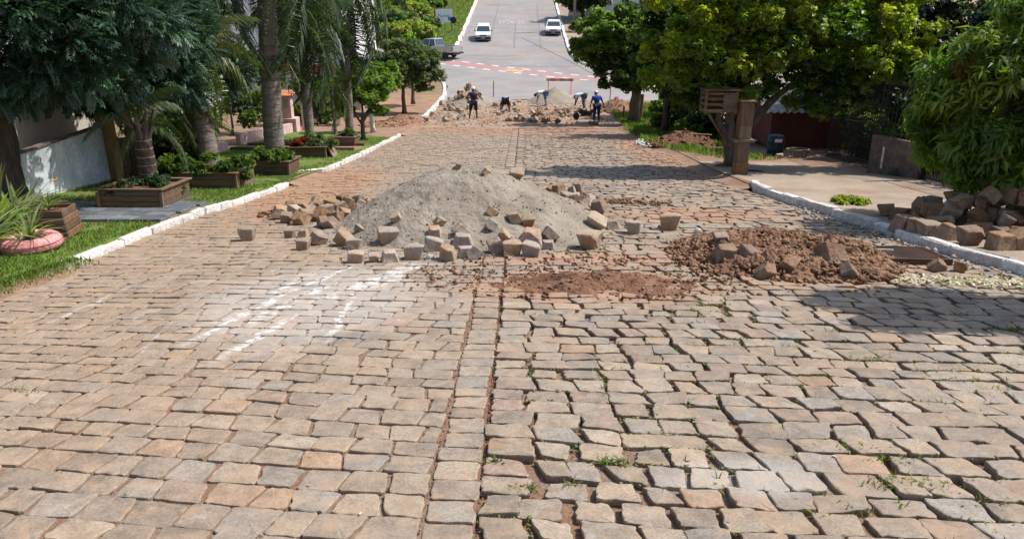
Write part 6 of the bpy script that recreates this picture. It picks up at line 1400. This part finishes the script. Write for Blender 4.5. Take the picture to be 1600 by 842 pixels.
# ------------------------------------------------------------------ people
def skin_obj(name, nodes, edges, m, parent, sub=1):
    """nodes: {name: (pos, radius)}; one continuous skinned surface"""
    ks = list(nodes); me = bpy.data.meshes.new(name); me.from_pydata([nodes[k][0] for k in ks], [(ks.index(a), ks.index(b)) for a, b in edges], [])
    o = bpy.data.objects.new(name, me); C.objects.link(o); o.modifiers.new('skin', 'SKIN'); sv = o.data.skin_vertices[0].data
    for i, k in enumerate(ks):
        r_ = nodes[k][1]; sv[i].radius = r_ if hasattr(r_, '__len__') else (r_, r_); sv[i].use_root = (i == 0)
    s = o.modifiers.new('sub', 'SUBSURF'); s.levels = sub; s.render_levels = sub
    dg = bpy.context.evaluated_depsgraph_get(); em = bpy.data.meshes.new_from_object(o.evaluated_get(dg)); bpy.data.objects.remove(o)
    em.materials.clear(); em.materials.append(m); em.shade_smooth(); r = bpy.data.objects.new(name, em); C.objects.link(r); r.parent = parent; return r
def person(loc, rz, J, label, skin, shirt, shorts, hat=None, long_=False, sleeves=True, hair='hair'):
    root = empty('person', loc, rz, label, 'person'); v = lambda k: Vector(J[k])
    nd = {'pelvis': (v('pel'), .13), 'waist': (v('pel').lerp(v('chest'), .45), .115), 'chest': (v('chest'), .15), 'neck': (v('neck'), .052), 'skull0': (v('neck').lerp(v('head'), .45), .07), 'head': (v('head'), (.088, .10)), 'crown': (v('head')+(v('head')-v('neck')).normalized()*.09, .06)}
    ed = [('pelvis', 'waist'), ('waist', 'chest'), ('chest', 'neck'), ('neck', 'skull0'), ('skull0', 'head'), ('head', 'crown')]
    for s in 'LR':
        nd['sh'+s] = (v('sh'+s), .058); nd['el'+s] = (v('el'+s), .042); nd['wr'+s] = (v('wr'+s), .028)
        nd['hip'+s] = (v('hip'+s), .098); nd['kn'+s] = (v('kn'+s), .06); nd['ca'+s] = (v('kn'+s).lerp(v('an'+s), .35), .056); nd['an'+s] = (v('an'+s), .036); nd['toe'+s] = (v('an'+s)+Vector((0, .15, -.045)), .032)
        ed += [('chest', 'sh'+s), ('sh'+s, 'el'+s), ('el'+s, 'wr'+s), ('pelvis', 'hip'+s), ('hip'+s, 'kn'+s), ('kn'+s, 'ca'+s), ('ca'+s, 'an'+s), ('an'+s, 'toe'+s)]
    nd = {k: (p, tuple(x*1.08 for x in q) if hasattr(q, '__len__') else q*1.08) for k, (p, q) in nd.items()}
    skin_obj('body', nd, ed, M[skin], root)
    cl = {'waist': (v('pel').lerp(v('chest'), .2), .14), 'mid': (v('pel').lerp(v('chest'), .55), .138), 'chest': (v('chest'), .17), 'col': (v('chest').lerp(v('neck'), .6), .09)}
    ed = [('waist', 'mid'), ('mid', 'chest'), ('chest', 'col')]
    for s in 'LR':
        cl['sh'+s] = (v('sh'+s), .078)
        ed.append(('chest', 'sh'+s))
        if sleeves: cl['up'+s] = (v('sh'+s).lerp(v('el'+s), .65), .062); ed.append(('sh'+s, 'up'+s))
    cl = {k: (p, q*1.1) for k, (p, q) in cl.items()}
    skin_obj('shirt', cl, ed, M[shirt], root)
    cl = {'pel': (v('pel')+(v('chest')-v('pel'))*.12, .15)}; ed = []
    for s in 'LR':
        cl['hip'+s] = (v('hip'+s), .115); cl['th'+s] = (v('hip'+s).lerp(v('kn'+s), .6), .10); ed += [('pel', 'hip'+s), ('hip'+s, 'th'+s)]
        cl['kn'+s] = (v('kn'+s)+(v('an'+s)-v('kn'+s))*(.9 if long_ else .1), .065 if long_ else .098); 
        if long_: cl['k2'+s] = (v('kn'+s), .08); ed += [('th'+s, 'k2'+s), ('k2'+s, 'kn'+s)]
        else: ed += [('th'+s, 'kn'+s)]
    cl = {k: (p, q*1.12) for k, (p, q) in cl.items()}
    skin_obj('shorts' if not long_ else 'trousers', cl, ed, M[shorts], root)
    hd = v('head'); ax = (hd-v('neck')).normalized(); face = Vector(J.get('face', (0, 1, 0)))
    q_ = ax.to_track_quat('Z', 'Y')
    mb = MB(); mb.lathe([(.101, .0), (.108, .04), (.09, .10), (.05, .135), (.005, .145)], n=14)
    if hat: 
        f = q_.inverted() @ face; f.z = 0; f.normalize(); sd2 = Vector((-f.y, f.x, 0)); mb.add([f*.095+sd2*.075, f*.095-sd2*.075, f*.19-sd2*.05, f*.19+sd2*.05], [(0, 1, 2, 3), (3, 2, 1, 0)])
    o = mb.build('cap' if hat else 'hair', M[hat or hair], root, hd+ax*.02); o.rotation_mode = 'QUATERNION'; o.rotation_quaternion = q_
    mb = MB(); sdv = face.cross(ax).normalized(); mb.tube([hd+face*.09-ax*.03, hd+face*.125-ax*.045], [.02, .012], 5); mb.build('nose', M[skin], root)
    for s in (-1, 1):
        mb = MB(); mb.tube([hd+sdv*s*.088, hd+sdv*s*.108-face*.01], [.026, .02], 6); mb.build('ear', M[skin], root)
        mb = MB(); mb.tube([hd+sdv*s*.035+face*.082+ax*.012, hd+sdv*s*.035+face*.096+ax*.012], .011, 6); mb.build('eye', M['black'], root)
    mb = MB(); mb.tube([hd-sdv*.025+face*.088-ax*.06, hd+sdv*.025+face*.088-ax*.06], .007, 5); mb.build('mouth', M['redtrim'], root)
    for s in 'LR':
        wv, el = v('wr'+s), v('el'+s); d = (wv-el).normalized(); a = d.cross(Vector((0, 1, .01))).normalized() if abs(d.y) < .9 else Vector((1, 0, 0)); b_ = d.cross(a)
        mb = MB(); mb.tube([wv-d*.01, wv+d*.04, wv+d*.085], [.027, .036, .034], 8)
        for k, (ln, of) in enumerate(((.062, -.026), (.075, -.009), (.07, .009), (.055, .026))):
            p = wv+d*.08+a*of; mb.tube([p, p+d*ln*.5+b_*.008, p+d*ln+b_*.03], [.010, .009, .007], 5)
        mb.tube([wv+d*.025-a*.03, wv+d*.055-a*.055, wv+d*.085-a*.055], [.012, .011, .008], 5); mb.build('hand', M[skin], root)
        an = v('an'+s); mb = MB(); mb.tube([an+Vector((0, -.05, -.04)), an+Vector((0, .06, -.04)), an+Vector((0, .18, -.055))], [.05, .052, .035], 8); mb.build('shoe', M['cloth_grey'], root)
    return root
stand = dict(pel=(0, 0, .95), chest=(0, .02, 1.32), neck=(0, .02, 1.5), head=(0, .04, 1.63), shL=(-.2, 0, 1.42), shR=(.2, 0, 1.42), elL=(-.40, -.06, 1.18), elR=(.42, -.06, 1.2), wrL=(-.24, .08, 1.02), wrR=(.46, .12, 1.12),
             hipL=(-.11, 0, .9), hipR=(.11, 0, .9), knL=(-.17, .03, .5), knR=(.16, .02, .5), anL=(-.23, -.02, .08), anR=(.2, -.02, .08))
q = at(740, 187); person(q+Vector((0, 0, .02)), .0, stand, 'man seen from behind in a black sleeveless top and long black shorts', 'skindark', 'cloth_navy', 'cloth_black', 'cloth_white', sleeves=False)
bend = dict(pel=(0, 0, .86), chest=(0, .40, .92), neck=(0, .55, .84), head=(0, .66, .74), face=(0, .25, -.97), shL=(-.19, .45, .88), shR=(.19, .45, .88), elL=(-.22, .50, .58), elR=(.2, .52, .58), wrL=(-.16, .56, .32), wrR=(.15, .60, .33),
            hipL=(-.11, 0, .84), hipR=(.11, 0, .84), knL=(-.16, .02, .46), knR=(.15, .08, .46), anL=(-.18, -.06, .08), anR=(.16, -.02, .08))
b2_ = dict(bend); b2_.update(chest=(0, .36, .78), neck=(0, .5, .66), head=(0, .55, .52), shL=(-.2, .4, .74), shR=(.2, .4, .74), elL=(-.3, .42, .46), elR=(.3, .42, .46), wrL=(-.3, .42, .2), wrR=(.28, .44, .2), pel=(0, 0, .78), hipL=(-.12, 0, .76), hipR=(.12, 0, .76), knL=(-.2, .1, .42), knR=(.2, .1, .42), anL=(-.24, 0, .08), anR=(.24, 0, .08), face=(0, .3, -.95))
q = at(790, 176); person(q, .05, b2_, 'man bent double, back to the camera, in dark shorts and pale blue shirt', 'skindark', 'cloth_pale', 'cloth_black')
q = at(848, 166); person(q+Vector((.2, 0, 0)), R(80), bend, 'man bending to the left in a pale blue shirt and blue shorts before the sand', 'skin', 'cloth_pale', 'cloth_jean')
q = at(910, 171); person(q+Vector((.1, 0, 0)), R(68), bend, 'man bending to the left in a white cap and dark trousers', 'skindark', 'cloth_pale', 'cloth_grey', 'cloth_white', long_=True)
st2 = dict(stand); st2.update(chest=(0, .14, 1.24), neck=(0, .2, 1.41), head=(0, .26, 1.52), shL=(-.2, .12, 1.34), shR=(.2, .12, 1.34), elL=(-.28, .16, 1.06), elR=(.34, .12, 1.06), wrL=(-.26, .35, .88), wrR=(.44, .3, .84), knL=(-.12, .06, .5), knR=(.12, .06, .5), anL=(-.13, -.02, .08), anR=(.13, -.02, .08))
q = at(932, 192); person(q, R(12), st2, 'man in a royal blue shirt and white cap standing behind a wheelbarrow', 'skindark', 'cloth_blue', 'cloth_navy', 'cloth_white', long_=True)
q = at(920, 189); wbw = empty('wheelbarrow', q+Vector((-.1, .25, 0)), R(75), 'dark wheelbarrow loaded with lifted blocks beside the worker in blue', 'wheelbarrow')
mb = MB(); mb.add([(-.2, -.25, .3), (.2, -.25, .3), (.2, .3, .3), (-.2, .3, .3), (-.33, -.4, .55), (.33, -.4, .55), (.3, .5, .55), (-.3, .5, .55)], [(3, 2, 1, 0), (0, 1, 5, 4), (1, 2, 6, 5), (2, 3, 7, 6), (3, 0, 4, 7), (0, 1, 2, 3), (4, 5, 1, 0), (5, 6, 2, 1), (6, 7, 3, 2), (7, 4, 0, 3)]); mb.build('tray', M['iron'], wbw)
for s in (-1, 1):
    mb = MB(); mb.tube([(s*.06, .6, .2), (s*.2, -.2, .28), (s*.28, -.9, .5)], .018, 6); mb.build('handle', M['rust'], wbw)
    mb = MB(); mb.tube([(s*.2, -.2, .28), (s*.22, -.3, 0)], .016, 5); mb.build('leg', M['rust'], wbw)
o = empty('wheel', (0, .6, .19)); o.parent = wbw; mb = MB(); mb.lathe([(.1, -.04), (.17, -.045), (.19, 0), (.17, .045), (.1, .04)], n=16); t = mb.build('tyre', M['tyre'], o); t.rotation_euler = (0, R(90), 0)
for dx, dy, dz_, lb in ((-.1, .05, .5, 'block lying left in the wheelbarrow'), (.12, .15, .52, 'block lying at the front of the wheelbarrow'), (0, -.15, .56, 'block on top of the wheelbarrow load')):
    block(wbw.location+Vector((dx, dy, dz_)), (rng.uniform(-.4, .4), .2, rng.uniform(0, 3)), .9, lb, 'blocks in the wheelbarrow')
